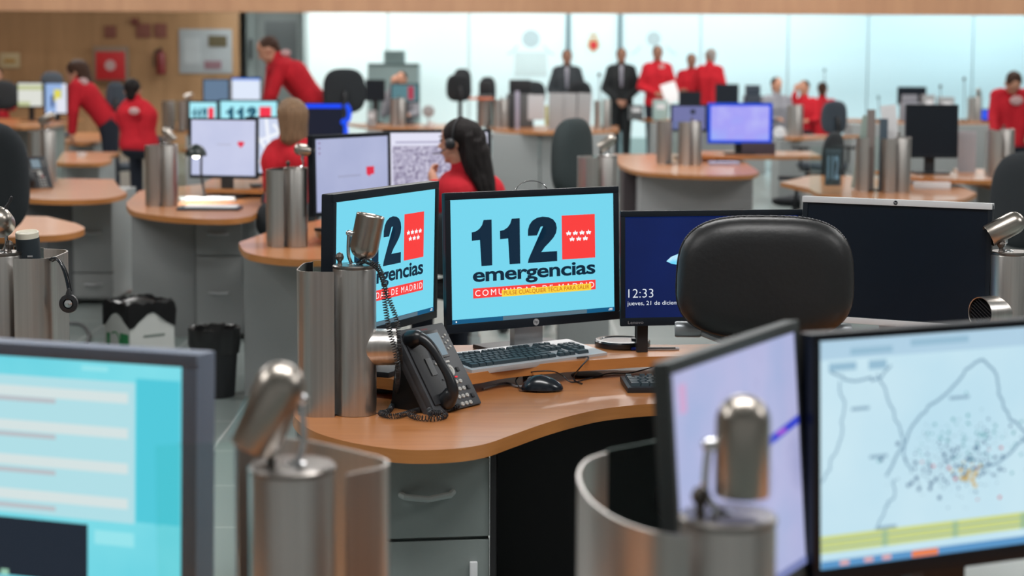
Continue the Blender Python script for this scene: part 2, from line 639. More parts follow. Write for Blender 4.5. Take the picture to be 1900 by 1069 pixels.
def content_lock(s):
    s.bg(noise_glow('lock_screen_blue', [(1, 20, 70), (3, 30, 92)], 3))
    W_ = g8(235, 242, 250)
    s.part('clock_lettering', lambda b, y: text_fit(b, '12:33', s.X(.018), s.Z(.80), s.X(.160), s.Z(.715), y, -.014), W_)
    s.part('date_lettering', lambda b, y: text_fit(b, 'jueves, 21 de diciembre', s.X(.012), s.Z(.888), s.X(.352), s.Z(.835), y, -.006), W_)
    pts = [(0, .70), (.15, .84), (.45, .96), (.7, 1), (1, 1), (1, .0), (.8, .08), (.62, .2), (.5, .46), (.35, .58), (.15, .62)]
    s.part('cave_picture', lambda b, y: poly(b, pts, s.X(.235), s.Z(.66), s.X(.42), s.Z(.35), y), noise_glow('cave_sky', [(20, 130, 215), (110, 215, 250), (225, 245, 255)], 14))


def content_off(s):
    s.bg(OFFSCR)


def content_form(s):
    s.bg(noise_glow('form_cyan', [(95, 205, 222), (135, 226, 236)], 3))
    s.rects('form_panel', [(0, .08, .86, .68)], g8(176, 222, 230))
    s.rects('form_field', [(.02, .125 + i * .15, .84, .17 + i * .15) for i in range(4)], g8(212, 226, 226))
    s.rects('form_text', [(.02, .172 + i * .155, .62, .192 + i * .155) for i in range(4)], g8(186, 190, 196))
    s.rects('form_button', [(.70, .02, .78, .04), (.74, .72, .86, .78)], g8(150, 228, 236))
    s.rects('side_panel', [(.865, .06, .995, .67)], g8(80, 200, 218))
    s.rects('dark_window', [(0, .70, .72, .955)], g8(28, 40, 52))
    s.rects('task_bar', [(0, .965, 1, 1)], g8(130, 165, 180))
    s.rects('task_icon', [(.25 + i * .05, .93, .275 + i * .05, .955) for i in range(5)], g8(150, 200, 175))


def content_webmap(s):
    s.bg(noise_glow('lilac_page', [(150, 154, 196), (180, 182, 220), (160, 176, 216)], 5))
    s.part('blue_bar', lambda b, y: s.line(b, y, [(.68, .42), (1.0, .375)], .012), g8(58, 72, 205))
    s.rects('magenta_mark', [(.80, .385, .88, .405)], g8(170, 90, 210))
    s.rects('pink_smudge', [(.05, .05, .10, .16)], g8(205, 165, 205))
    s.rects('sketch_block', [(.18, .44, .22, .48), (.34, .30, .40, .33), (.1, .75, .18, .8)], g8(140, 160, 205))
    s.rects('task_bar', [(0, .965, 1, 1)], g8(120, 130, 180))


def content_madrid(s):
    s.bg(noise_glow('pale_blue_map', [(186, 222, 238), (206, 233, 243)], 4))
    s.rects('tool_strip', [(0, 0, 1, .085)], g8(176, 208, 228))
    s.rects('tool_button', [(.03, .10, .12, .135), (.16, .10, .22, .14), (.30, .02, .50, .05), (.10, .04, .24, .07)], g8(150, 188, 210))
    rnd = random.Random(3)
    bl, dk = g8(126, 160, 182), g8(70, 104, 138)
    tri_ = [(.50, .62), (.53, .52), (.56, .40), (.60, .33), (.66, .24), (.70, .16), (.73, .13), (.76, .20), (.77, .30), (.80, .42), (.84, .50), (.80, .58), (.76, .62), (.66, .64)]
    tri = [(.22 + (u - .5) * 1.43, v) for u, v in tri_]
    wig = lambda P, a=.006: [(p[0] + rnd.uniform(-a, a), p[1] + rnd.uniform(-a, a)) for q in range(len(P) - 1) for k in range(4) for p in [(P[q][0] + (P[q + 1][0] - P[q][0]) * k / 4, P[q][1] + (P[q + 1][1] - P[q][1]) * k / 4)]]
    k0 = s.k
    for P_, a_, w_ in ((tri, .006, .0035), ([(.06, .18), (.08, .30), (.07, .42), (.03, .56), (.0, .64)], .006, .0025), ([(.19, .16), (.23, .30), (.27, .44), (.28, .56), (.31, .62)], .006, .0028),
                       ([(.04, .14), (.10, .19), (.18, .18), (.24, .12)], .012, .003), ([(.68, .50), (.76, .6), (.84, .7), (1, .74)], .006, .0025), ([(.18, .86), (.22, .76), (.24, .70), (.26, .62)], .012, .0025)):
        s.k = k0
        s.part('boundary_line', lambda b, y: s.line(b, y, wig(P_, a_), w_), bl)
    def dots(b, y, n, sp, r, cx=.46, cz=.60):
        for i in range(n):
            u, v = rnd.gauss(cx, sp), rnd.gauss(cz, sp * .8)
            if 0 < u < .99 and .15 < v < .86:
                d = rnd.uniform(.4, 1) * r
                s.rect(b, y, u - d, v - d * 1.5, u + d, v + d * 1.5)
    s.part('grey_marker', lambda b, y: dots(b, y, 260, .10, .0035), g8(150, 180, 196))['kind'] = 'stuff'
    s.part('blue_marker', lambda b, y: dots(b, y, 90, .09, .006), dk)['kind'] = 'stuff'
    s.part('teal_marker', lambda b, y: dots(b, y, 60, .10, .005, .50, .48), g8(96, 164, 172))['kind'] = 'stuff'
    s.part('ochre_marker', lambda b, y: dots(b, y, 22, .03, .007, .50, .66), g8(205, 178, 110))['kind'] = 'stuff'
    s.part('red_marker', lambda b, y: dots(b, y, 9, .1, .005), g8(205, 80, 90))['kind'] = 'stuff'
    s.rects('place_name', [(.10, .30, .16, .315), (.43, .29, .50, .305), (.16, .52, .22, .535), (.18, .84, .25, .855), (.87, .35, .93, .365)], g8(140, 172, 192))
    s.rects('table_row', [(0, .855, 1, .875), (0, .885, 1, .905), (0, .915, 1, .93)], g8(205, 215, 125))
    s.rects('table_line', [(0, .876, 1, .884), (0, .906, 1, .914)], g8(150, 175, 150))
    s.rects('table_gap', [(.20, .86, .22, .93), (.44, .86, .46, .93), (.68, .86, .71, .93)], g8(160, 190, 150))
    s.rects('task_bar', [(0, .965, 1, 1)], g8(90, 150, 200))
    s.rects('task_icon', [(.30, .968, .39, .997)], g8(235, 130, 80))
    s.rects('task_icon', [(.06, .97, .09, .99), (.14, .97, .17, .99), (.2, .97, .23, .99)], g8(225, 170, 170))


def content_desktop(s):
    s.bg(noise_glow('lavender_desktop', [(160, 168, 205), (184, 190, 222)], 2))
    s.rects('icon', [(.04 + .07 * (i // 4), .04 + .07 * (i % 4), .065 + .07 * (i // 4), .07 + .07 * (i % 4)) for i in range(3)], g8(150, 130, 170))
    s.rects('red_logo', [(.69, .42, .80, .53)], g8(222, 45, 70))
    s.part('red_logo_tail', lambda b, y: poly(b, [(0, 1), (1, 1), (.5, 0)], s.X(.70), s.Z(.56), s.X(.76), s.Z(.53), y), g8(222, 45, 70))
    s.rects('grey_lettering', [(.30 + i * .035, .52, .32 + i * .035, .545) for i in range(9)], g8(150, 152, 178))


def content_heart(s):
    s.bg(noise_glow('pale_lavender_desktop', [(185, 192, 224), (208, 212, 238)], 2))
    s.part('red_logo', lambda b, y: poly(b, [(0, .6), (.1, .95), (.4, 1), (.5, .9), (.6, 1), (.9, .95), (1, .6), (.5, 0)], s.X(.72), s.Z(.50), s.X(.83), s.Z(.38), y), g8(226, 50, 78))
    s.rects('grey_lettering', [(.40, .43, .62, .45)], g8(180, 182, 205))


def content_citymap(s):
    s.bg(g8(226, 226, 244))
    s.rects('header_line', [(.08, .13, .6, .16)], g8(175, 172, 200))
    s.rects('aerial_picture', [(.05, .20, .97, .82)], noise_glow('aerial_picture_tone', [(110, 100, 130), (175, 170, 195), (215, 212, 228)], 60, 1, 6))


def content_streetmap(s):
    s.bg(g8(205, 214, 238))
    def ln(b, y):
        for p in ([(.0, .9), (.9, .5)], [(.1, .2), (.7, .95)], [(0, .5), (1, .15)], [(.4, 0), (.5, 1)], [(.55, .1), (1, .6)]):
            s.line(b, y, p, .02)
    s.part('street', ln, g8(240, 244, 252))['kind'] = 'stuff'


def content_white(s):
    s.bg(g8(222, 232, 250))
    s.rects('title_bar', [(0, 0, 1, .07)], g8(60, 130, 235))


def content_112_far(s):
    s.bg(g8(170, 238, 250))
    def digits(b, y):
        poly(b, G1, s.X(.10), s.Z(.62), s.X(.23), s.Z(.16), y)
        poly(b, G1, s.X(.28), s.Z(.62), s.X(.41), s.Z(.16), y)
        poly(b, G2, s.X(.46), s.Z(.62), s.X(.64), s.Z(.16), y)
    s.part('number_lettering', digits, g8(8, 80, 105))
    s.rects('red_square', [(.69, .15, .90, .60)], g8(245, 50, 75))


def content_blue(s):
    s.bg(noise_glow('periwinkle', [(150, 178, 250), (165, 160, 245), (195, 200, 250)], 2.5))
    s.rects('blue_border', [(0, 0, 1, .05), (0, .95, 1, 1), (0, 0, .03, 1), (.97, 0, 1, 1)], g8(10, 75, 235))


def content_dull(s):
    s.bg(g8(112, 116, 165))
    s.rects('dark_disc', [(.55, .14, .70, .34)], g8(40, 45, 60))


def content_colour(s):
    s.bg(g8(150, 180, 225))
    s.rects('yellow_patch', [(.4, .2, .75, .6)], g8(222, 214, 90))
    s.rects('white_patch', [(.5, .5, 1, 1), (.8, 0, 1, .6)], g8(225, 228, 240))
    s.rects('dark_patch', [(.25, .4, .4, .8)], g8(60, 80, 130))


def content_yellowish(s):
    s.bg(g8(220, 222, 214))
    s.rects('olive_strip', [(0, .1, 1, .3), (0, .8, .5, 1)], g8(190, 196, 150))


def content_blueband(s):
    s.bg(g8(14, 20, 40))
    s.rects('blue_band', [(0, .0, 1, .13)], g8(15, 70, 245, 1.2))


def content_bluegrey(s):
    s.bg(g8(98, 122, 148))


# ------------------------------------------------------------------ room
ZF = 0.0
struct('floor', B()._add([(-14, -3, 0), (14, -3, 0), (14, 34, 0), (-14, 34, 0)], [(0, 1, 2, 3)]), floor_mat())
struct('ceiling', B().box((-14, -3, 4.25), (14, 27.9, 4.35)), LIVID)
struct('wall_left', B().box((-14.1, -3, 0), (-14, 34, 4.3)), WALLWOOD)
struct('wall_right', B().box((14, -3, 0), (14.1, 34, 4.3)), LIVID)
struct('wall_front', B().box((-14, -3.1, 0), (14, -3, 4.3)), LIVID)
zf = atY(950, 24.5, 28).z
struct('wall_fascia', B().box((-14, 27.9, zf), (14, 28.15, 4.3)), FASCIA)
struct('ceiling_lowered', B().box((-14, 28.15, 2.75), (14, 34, 2.85)), LIVID)
YW = 30.6


def wx(px, Y=YW):
    return atY(px, 100, Y).x


x_wood = wx(443)
x_gl = wx(571)
struct('wall_back', B().box((-14, YW, 0), (x_wood, YW + .15, 2.75)), WALLWOOD)
struct('wall_corridor', B().box((x_wood, YW + .9, 0), (x_gl, YW + 1.0, 2.75)), mat('corridor_grey', (0.36, 0.40, 0.385), 0.7))
struct('wall_corridor_side', B().box((x_gl - .07, YW, 0), (x_gl, YW + .9, 2.75)), mat('pale_corridor_frame', (0.42, 0.47, 0.46), 0.6))
# door at the end of the corridor
dd = B().box((wx(465), YW + .82, 0), (wx(548), YW + .88, 2.35), bev=.01).build('door_1', mat('door_grey', (0.26, 0.28, 0.27), 0.6))
dd['kind'] = 'structure'
B().box((wx(480), YW + .80, 1.2), (wx(540), YW + .825, 2.2)).build('door_panel', mat('door_window_grey', (0.12, 0.13, 0.13), 0.3), dd)
B().box((wx(452), YW + .6, 1.55), (wx(458), YW + .66, 1.9), bev=.01).build('door_handle', BLACK, dd)
# frosted glass wall in panels
xs = [x_gl] + [wx(p) for p in (655, 720, 795, 870, 945, 1052)]
n = 1
gl_x = [x_gl, wx(720), wx(870), wx(1054), wx(1150), wx(1300), wx(1462), wx(1610), wx(1805), 14.0]
for a, b_ in zip(gl_x, gl_x[1:]):
    gobj = struct('window_%d' % n, B().box((a + .008, YW, 0.0), (b_ - .008, YW + .03, 2.75)), FROST)
    n += 1
for i, p in enumerate((1054, 1150)):
    f_ = struct('trim_%d' % (i + 1), B().box((wx(p) - .035, YW - .05, 0), (wx(p) + .035, YW + .06, 2.75)), mat('grey_glass_frame', (0.13, 0.20, 0.22), 0.5))
struct('trim_3', B().box((x_gl, YW - .02, 0.0), (14, YW + .0, .28)), mat('pale_teal_base', (0.30, 0.42, 0.42), 0.5))
# back of the room behind the glass is closed by a pale wall
struct('wall_behind_glass', B().box((-14, 33.9, 0), (14, 34, 2.8)), LIVID)


def on_wall(name, label, cat, x0, y0, x1, y1, m, dep=.03, mk=None):
    a, c = atY(x0, y1, YW - dep), atY(x1, y0, YW - dep)
    t = thing(name, label, cat, ((a.x + c.x) / 2, YW, a.z))
    b = B().box((-(c.x - a.x) / 2, -dep, 0), ((c.x - a.x) / 2, -.001, c.z - a.z), bev=min(.01, dep * .3))
    b.build('panel', m, t)
    t['_'] = 0
    del t['_']
    return t, (c.x - a.x), (c.z - a.z)


PINKS = mat('faded_red_print', (0.22, 0.07, 0.05), 0.7)
t, w_, h_ = on_wall('hose_cabinet', 'red fire hose cabinet with white round symbol on the wooden wall', 'fire cabinet', 174, 86, 236, 150, mat('grey_cabinet_frame', (0.28, 0.2, 0.15), .5), .12)
B().box((-w_ / 2 + .04, -.135, .02), (w_ / 2 - .04, -.118, h_ - .09), bev=.004).build('door', REDP, t)
B().lathe([(.001, -.004), (.09, -.004), (.09, .004), (.001, .004)], 24, Matrix.Translation((0, -.14, h_ * .45)) @ Matrix.Rotation(PI / 2, 4, 'X')).build('round_symbol', mat('pale_pink_print', (0.55, 0.35, 0.35), .6), t)
t, w_, h_ = on_wall('notice_board', 'large grey-white notice board with papers on the wooden wall', 'notice board', 333, 54, 430, 136, mat('board_grey', (0.36, 0.37, 0.38), .7))
B().box((.05, -.042, h_ * .6), (w_ / 2 - .08, -.031, h_ * .85)).build('dark_notice', mat('olive_brown_print', (0.10, 0.075, 0.035), .7), t)
B().box((-.02, -.042, h_ * .1), (w_ / 2 - .18, -.031, h_ * .28)).build('pink_notice', mat('mauve_print', (0.25, 0.13, 0.15), .7), t)
B().box((-w_ / 2 + .08, -.042, h_ * .2), (-.08, -.031, h_ * .8)).build('paper_sheet', mat('pale_sheet', (0.42, 0.43, 0.44), .7), t)
on_wall('wall_sign', 'faded red square sign above the fire hose cabinet', 'sign', 194, 48, 215, 70, PINKS)
on_wall('wall_sign', 'faded red square sign, middle one of three high on the wooden wall', 'sign', 253, 44, 279, 70, PINKS)
on_wall('wall_sign', 'faded red square sign directly above the fire extinguisher', 'sign', 286, 44, 309, 70, PINKS)
on_wall('alarm_bell', 'small round dark red alarm bell on wooden wall above the signs', 'alarm', 243, 34, 256, 46, mat('dark_red_paint', (0.16, 0.03, 0.02), .5), .06)
t, w_, h_ = on_wall('wall_sign', 'pale yellow sign with orange stripe at far left of wooden wall', 'sign', 0, 98, 36, 126, mat('cream_sign', (0.55, 0.42, 0.25), .6))
B().box((-w_ * .28, -.04, h_ * .35), (w_ * .28, -.031, h_ * .58)).build('orange_stripe', mat('amber_print', (0.45, 0.24, 0.05), .6), t)
p = atY(299, 138, YW - .1)
t = thing('fire_extinguisher', 'dark red fire extinguisher hanging on the wooden wall', 'fire extinguisher', (p.x, YW - .1, p.z))
B().lathe([(.001, 0), (.075, 0), (.08, .02), (.08, .30), (.06, .36), (.025, .38), (.025, .40), (.001, .40)], 20).build('cylinder', mat('extinguisher_red', (0.20, 0.02, 0.02), .4), t)
B().box((-.02, -.06, .40), (.02, .03, .44), bev=.006).box((-.1, -.02, .37), (-.02, 0, .41)).build('valve', BLACK, t)
B().tube([(-.06, 0, .40), (-.12, 0, .3), (-.11, 0, .12)], .012).build('hose', BLACK, t)
# emblem and etched drawings on the glass
e = atY(1101, 98, YW - .01)
t = thing('wall_crest', 'small red crest with gold rim on the glass door panel', 'emblem', (e.x, YW - .006, e.z))
cr = [(0, .7), (.15, 1), (.85, 1), (1, .7), (1, .35), (.5, 0), (0, .35)]
b = B(); b.prism([(x * .2 - .1, z * .25) for x, z in cr], 0, .006); b.bm.transform(Matrix.Rotation(PI / 2, 4, 'X')); b.build('shield', mat('gold_rim', (0.5, 0.36, 0.2), .5), t)
b = B(); b.prism([(x * .12 - .06, .04 + z * .15) for x, z in cr], 0.006, .011); b.bm.transform(Matrix.Rotation(PI / 2, 4, 'X')); b.build('red_field', REDP, t)
b = B(); b.box((-.06, -.006, .27), (.06, 0, .32), bev=.002); b.build('crown', mat('gold_rim', (0.5, 0.36, 0.2), .5), t)
ETCH = mat('etched_grey', (0.42, 0.50, 0.52), .6)
for lab, px, py, sc_ in (('pale grey etched circle and block drawing on the left of the glass door', 985, 72, 1), ('faint blue-grey etched circle drawing on glass behind the men in red', 1213, 72, .8)):
    e = atY(px, py, YW)
    t = thing('glass_etching', lab, 'glass decoration', (e.x, YW - .002, e.z))
    B().lathe([(.001, -.003), (.15 * sc_, -.003), (.15 * sc_, .001), (.001, .001)], 28, Matrix.Rotation(PI / 2, 4, 'X')).build('disc', ETCH, t)
    for sx in (-1, 1):
        B().tube([(sx * .22, -.002, -.12), (sx * .28, -.002, -.2), (sx * .38, -.002, -.26)], .012 * sc_).build('curved_stroke', ETCH, t)
    if sc_ == 1:
        B().box((-.27, -.006, -.62), (.27, -.001, -.22)).build('block', mat('etched_pale', (0.56, 0.64, 0.64), .6), t)

DZ = .73


# ------------------------------------------------------------------ desks
def desk(label, front, back, legs, shelf=None, group=None, z=DZ, th=.03, open_back=None):
    """front: pixels of the near top edge from left to right; back: world (x,y) points right to left.
    legs: list of (kind, x0, y0, x1, y1, ...) supports in world metres"""
    F_ = [at(p[0], p[1], z) for p in front]
    F_ = smooth_path([(q.x, q.y, 0) for q in F_], 5)
    pts = [(q.x, q.y) for q in F_] + list(back)
    cx = sum(q[0] for q in pts) / len(pts)
    cy = sum(q[1] for q in pts) / len(pts)
    t = thing('desk', label, 'desk', (cx, cy, 0), 0, 'curved cherry desks across the room')
    loc = [(x - cx, y - cy) for x, y in pts]
    b = B()
    b.prism(loc, z - th, z)
    o = b.build('desktop', [WOOD, EDGE], t)
    for f in o.data.polygons:
        if abs(f.normal.z) < .5:
            f.material_index = 1
    for L_ in legs:
        k, x0, y0, x1, y1 = L_[:5]
        x0 -= cx; x1 -= cx; y0 -= cy; y1 -= cy
        if k == 'panel':
            B().box((x0, y0, 0), (x1, y1, z - th), bev=.004).build('side_panel', L_[5] if len(L_) > 5 else GREY, t)
        elif k == 'ped':      # pedestal with drawer fronts; gaps at heights
            mm = L_[5] if len(L_) > 5 else GREY
            gaps = L_[6] if len(L_) > 6 else (.5, .25)
            B().box((x0, y0 + .02, 0.03), (x1, y1, z - th)).build('pedestal', mm, t)
            zz = [z - th - .004] + list(gaps) + [.04]
            for i in range(len(zz) - 1):
                d = B().box((x0, y0, zz[i + 1] + .005), (x1, y0 + .019, zz[i] - .003), bev=.002).build('drawer', mm, t)
                zc = (zz[i] + zz[i + 1]) / 2 + .01
                xm = (x0 + x1) / 2
                B().tube([(xm - .055, y0, zc), (xm - .045, y0 - .012, zc), (xm, y0 - .024, zc - .002), (xm + .045, y0 - .012, zc), (xm + .055, y0, zc)], .006).build('handle', SILVER, d)
    if shelf:
        sp = smooth_path([(q[0], q[1], 0) for q in shelf[0]], 5)
        P_ = [(q.x - cx, q.y - cy) for q in sp] + [(q[0] - cx, q[1] - cy) for q in shelf[1]]
        b = B()
        b.prism(P_, z + .0255, z + .053)
        o = b.build('raised_shelf', [WOOD, EDGE], t)
        for f in o.data.polygons:
            if abs(f.normal.z) < .5:
                f.material_index = 1
        for q in shelf[2]:
            B().box((q[0] - cx - .02, q[1] - cy - .02, z), (q[0] - cx + .02, q[1] - cy + .02, z + .0255)).build('shelf_support', GREYD, t)
    return t


def wpt(px, py, z=DZ):
    q = at(px, py, z)
    return (q.x, q.y)


# focal desk
sh_front = [wpt(722, 703, .783), wpt(760, 705, .783), wpt(878, 693, .783), wpt(941, 682, .783), wpt(1050, 671.5, .783), wpt(1120, 667, .783), wpt(1224, 661.5, .783), wpt(1400, 664, .783), wpt(1600, 690, .783), wpt(1800, 716, .783)]
sh_back = [(1.45, 4.85), (1.15, 5.05), (.45, 4.98), (.09, 4.98), (-.2, 4.95), (-.42, 4.75), (-.42, 4.5)]
sup = [(.05, 4.75), (.5, 4.8), (-.3, 4.55), (1.1, 4.75)]
FD = desk('curved cherry wood desk in the middle carrying the screens with the 112 picture',
          [(543, 752), (546, 772), (575, 797), (625, 815), (690, 828), (760, 835), (840, 833), (900, 824), (950, 807), (1010, 786), (1070, 769), (1130, 757), (1224, 749), (1320, 752), (1430, 775), (1560, 825), (1700, 860), (1850, 855), (1980, 815), (2050, 760)],
          [(1.45, 4.95), (1.15, 5.10), (.45, 5.03), (.05, 5.03), (-.25, 5.0), (-.5, 4.85), (-.56, 4.6)],
          [('panel', -.53, 4.62, -.50, 4.85, GREY), ('panel', .98, 4.5, 1.02, 4.95, GREYD)],
          (sh_front, sh_back, sup))
# pedestal and dark kneehole panel of the focal desk (slightly turned)
pd = thing('drawer_unit', 'grey-green drawer pedestal with curved light handle under the middle desk', 'drawers', (-.047, 4.0, 0), R(8))
B().box((-.42, .02, .03), (0, .5, .685), bev=.003).build('body', GREYG, pd)
zz = [.682, .497, .28, .05]
for i in range(3):
    d = B().box((-.42, 0, zz[i + 1] + .006), (0, .019, zz[i] - .002), bev=.002).build('drawer', GREYG, pd)
    if i == 0:
        pts = [(-.198, .002, .640), (-.190, -.014, .638), (-.14, -.028, .635), (-.09, -.014, .640), (-.082, .002, .643)]
        b = B(); b.tube([(x, y, z - .038) for x, y, z in pts], .0075, 8); b.build('handle', mat('pale_grey_handle', (.36, .40, .39), .4), d)
    else:
        B().box((-.045, -.012, zz[i] - .10), (-.028, .001, zz[i] - .05), bev=.003).build('handle', WHITEP, d)
B().box((-.40, .04, 0), (-.02, .48, .03)).build('plinth', BLACK, pd)
kp = B().box((-.05, 4.692, .005), (.95, 4.73, .699)).build('modesty_panel', DARKV)
tag(kp, 'black panel closing the kneehole behind the middle desk', 'desk panel')
kp2 = B().box((-.0465, 3.995, .0), (-.034, 4.69, .698)).build('modesty_panel', DARKV)
tag(kp2, 'black side panel beside the grey-green drawer pedestal', 'desk panel')

# other desks (left to right, near to far)
def pX(px, Y): return atY(px, 300, Y).x


desk('cherry desk with rounded end behind the mug and headset at far left', [(-120, 440), (-20, 440), (60, 438), (125, 434), (157, 424), (140, 414)],
     [(-2.45, 9.6), (-3.1, 9.7)], [('panel', pX(-100, 9.2), 9.0, pX(60, 9.2), 9.45, GREYD)])
desk('cherry desk carrying a black telephone, behind the far-left rounded desk', [(28, 366), (80, 370), (140, 371), (200, 368), (235, 359), (225, 352)],
     [(-2.75, 12.6), (-3.5, 12.7)], [('panel', pX(32, 11.5), 11.55, pX(130, 11.5), 12.3, GREYD), ('ped', pX(136, 11.6), 11.55, pX(209, 11.6), 12.3, GREY, (.2,))])
desk('narrow cherry desk end, second step behind the telephone desk', [(104, 302), (150, 303), (190, 302), (208, 296), (200, 292)],
     [(-3.5, 16.3), (-4.0, 16.3)], [('ped', pX(108, 15.2), 15.25, pX(180, 15.2), 15.9, GREY, (.4,))])
desk('furthest small cherry desk end beside the bending woman in red', [(122, 263), (150, 265), (178, 263), (186, 259)],
     [(-4.35, 20.6), (-4.95, 20.6)], [('ped', pX(125, 19.3), 19.35, pX(172, 19.3), 20.2, GREY, (.4,))])
shG = [wpt(420, 360, .783), wpt(470, 362, .783), wpt(560, 355, .783)]
desk('cherry desk with brightly lit papers and drawers at centre left', [(234, 376), (246, 391), (300, 401), (370, 406), (430, 406), (466, 401)],
     [(-1.38, 10.9), (-1.34, 12.2), (-2.0, 12.3), (-2.35, 11.5)],
     [('panel', pX(238, 10.15), 10.2, pX(357, 10.15), 11.0, GREY), ('ped', pX(358, 10.05), 10.1, pX(444, 10.05), 11.0, GREY, (.47,))],
     ([(-1.85, 11.0), (-1.6, 10.95), (-1.36, 10.97)], [(-1.34, 12.1), (-1.95, 12.1), (-1.95, 11.6)], [(-1.75, 11.5), (-1.45, 11.6)]))
desk('cherry desk behind the left monitor with steel column and two screens', [(443, 450), (455, 467), (490, 476), (540, 481), (600, 481), (650, 476)],
     [(-.58, 8.5), (-.48, 8.82), (.08, 8.92), (.08, 9.55), (-.9, 9.75), (-1.15, 9.0)],
     [('panel', pX(447, 8.35), 8.4, pX(600, 8.35), 8.85, GREY)],
     ([(-.92, 8.5), (-.85, 8.15), (-.66, 8.2), (-.56, 8.6), (-.42, 8.98), (.0, 9.0)], [(.02, 9.45), (-.75, 9.5)], [(-.8, 8.75), (-.3, 9.2), (-.05, 9.1)]))
desk('curved cherry desk with pale grey front panel right of the central screens', [(1150, 306), (1180, 317), (1240, 323), (1320, 326), (1390, 325), (1409, 319)],
     [(1.95, 15.6), (1.6, 16.4), (.9, 16.3)],
     [('panel', pX(1188, 13.9), 13.9, pX(1398, 13.9), 14.6, mat('pale_grey_laminate', (.40, .40, .41), .5)), ('panel', pX(1157, 14.3), 14.3, pX(1186, 14.3), 14.9, mat('maroon_grey_laminate', (.05, .035, .04), .5))],
     ([(1.55, 15.1), (2.0, 15.0), (2.55, 15.1)], [(2.6, 15.9), (1.6, 15.9)], [(1.8, 15.5), (2.1, 15.6), (1.7, 15.2)]))
desk('broad cherry desk behind the switched-off silver-edged monitor', [(1500, 350), (1530, 362), (1600, 370), (1700, 374), (1780, 371), (1812, 358)],
     [(3.08, 13.2), (2.2, 13.4), (1.85, 12.6)],
     [('panel', pX(1520, 11.5), 11.5, pX(1700, 11.5), 12.2, GREY)],
     ([(2.75, 12.3), (3.0, 12.1), (3.2, 12.1)], [(3.25, 12.9), (2.6, 13.1)], [(2.9, 12.6), (3.1, 12.4)]))
desk('cherry desk at the right edge with a steel bin and red-jacketed person behind', [(1800, 336), (1850, 344), (1960, 344)],
     [(4.2, 14.2), (3.45, 14.3)], [('panel', pX(1815, 12.9), 12.9, pX(1950, 12.9), 13.6, GREY)])
desk('long far cherry desk with pale front below the two men in suits', [(905, 236), (930, 242), (1000, 245), (1080, 245), (1148, 242)],
     [(1.35, 23.4), (-.25, 23.4)], [('panel', pX(912, 21.4), 21.4, pX(1000, 21.4), 22.4, GREY), ('panel', pX(1003, 21.4), 21.4, pX(1140, 21.4), 22.4, GREY)])
desk('far cherry desk with steel bins left of the long-haired woman', [(640, 228), (690, 236), (760, 238), (858, 240), (890, 234)],
     [(-.35, 23.8), (-2.05, 23.8)], [('panel', pX(680, 22.4), 22.4, pX(850, 22.4), 23.2, GREY)])
desk('far cherry desk carrying the blue-bordered bright screen', [(1440, 252), (1470, 256), (1500, 255), (1560, 252)],
     [(4.0, 20.8), (3.0, 20.8)], [('panel', pX(1445, 20), 20.0, pX(1550, 20), 20.6, GREY)])
desk('far left cherry desk with two small bright screens', [(-30, 232), (40, 236), (100, 232)],
     [(-5.9, 25.2), (-8.0, 25.2)], [('panel', pX(-20, 23.5), 23.5, pX(90, 23.5), 24.4, GREY)])
desk('far cherry desk in front of the bending man in red', [(300, 236), (380, 248), (480, 250), (560, 248), (590, 239)],
     [(-2.4, 24.9), (-4.4, 24.9)], [('panel', pX(345, 20.6), 20.6, pX(640, 20.6), 21.0, GREY)])
desk('far cherry desk behind the steel bins at the right, below the pale glass', [(1560, 222), (1700, 226), (1900, 226)],
     [(8.0, 27.0), (4.4, 27.0)], [('panel', pX(1580, 25.3), 25.3, pX(1880, 25.3), 26, GREY)])
desk('far cherry desk among the seated staff below the men in red jackets', [(1190, 222), (1300, 226), (1425, 225)],
     [(3.55, 25.3), (3.52, 26.6), (1.8, 26.6)], [('panel', pX(1210, 25.3), 25.3, pX(1420, 25.3), 26, GREY)])
desk('small cherry desk end hidden behind the central screen, carrying the tilted lamp column', [(1010, 412), (1040, 418), (1100, 420), (1135, 417), (1146, 410)],
     [(.54, 9.75), (.16, 9.75)], [('panel', .24, 9.25, .50, 9.65, GREY)])
desk('cherry desk carrying the far 112 screens and the blue-banded screen', [(335, 276), (400, 284), (500, 287), (600, 285), (645, 278)],
     [(-1.62, 17.1), (-2.9, 17.1)], [('panel', pX(345, 16.4), 16.4, pX(620, 16.4), 16.5, GREY)])
# near desks (below the frame; they carry the foreground columns and screens)
def plain_desk(label, pts, pans):
    cx = sum(q[0] for q in pts) / len(pts); cy = sum(q[1] for q in pts) / len(pts)
    t = thing('desk', label, 'desk', (cx, cy, 0))
    b = B(); b.prism([(x - cx, y - cy) for x, y in pts], DZ - .03, DZ)
    b.build('desktop', WOOD, t)
    for x0, y0, x1, y1 in pans:
        B().box((x0 - cx, y0 - cy, 0), (x1 - cx, y1 - cy, DZ - .03)).build('side_panel', GREY, t)
    return t


plain_desk('cherry desk just below the frame at left, under the large cyan screen', [(-1.5, 1.7), (-.1, 1.7), (-.06, 2.3), (-.25, 2.62), (-1.5, 2.75)], [(-1.4, 2.0, -.9, 2.6)])
plain_desk('cherry desk just below the frame at right, under the Madrid map screen', [(-.02, 1.75), (1.4, 1.75), (1.4, 2.7), (.3, 2.72), (.0, 2.4)], [(.6, 2.1, 1.2, 2.6)])
plain_desk('cherry desk at the left edge carrying the steel bin with the mug', [(-1.9, 4.0), (-1.05, 4.15), (-.98, 4.5), (-1.1, 4.95), (-1.9, 5.0)], [(-1.8, 4.3, -1.4, 4.8)])

# ------------------------------------------------------------------ steel columns and bins
CR, CH = .0508, .345
_cm = {}


def shared(key, fn):
    if key not in _cm:
        _cm[key] = fn()
    return _cm[key]


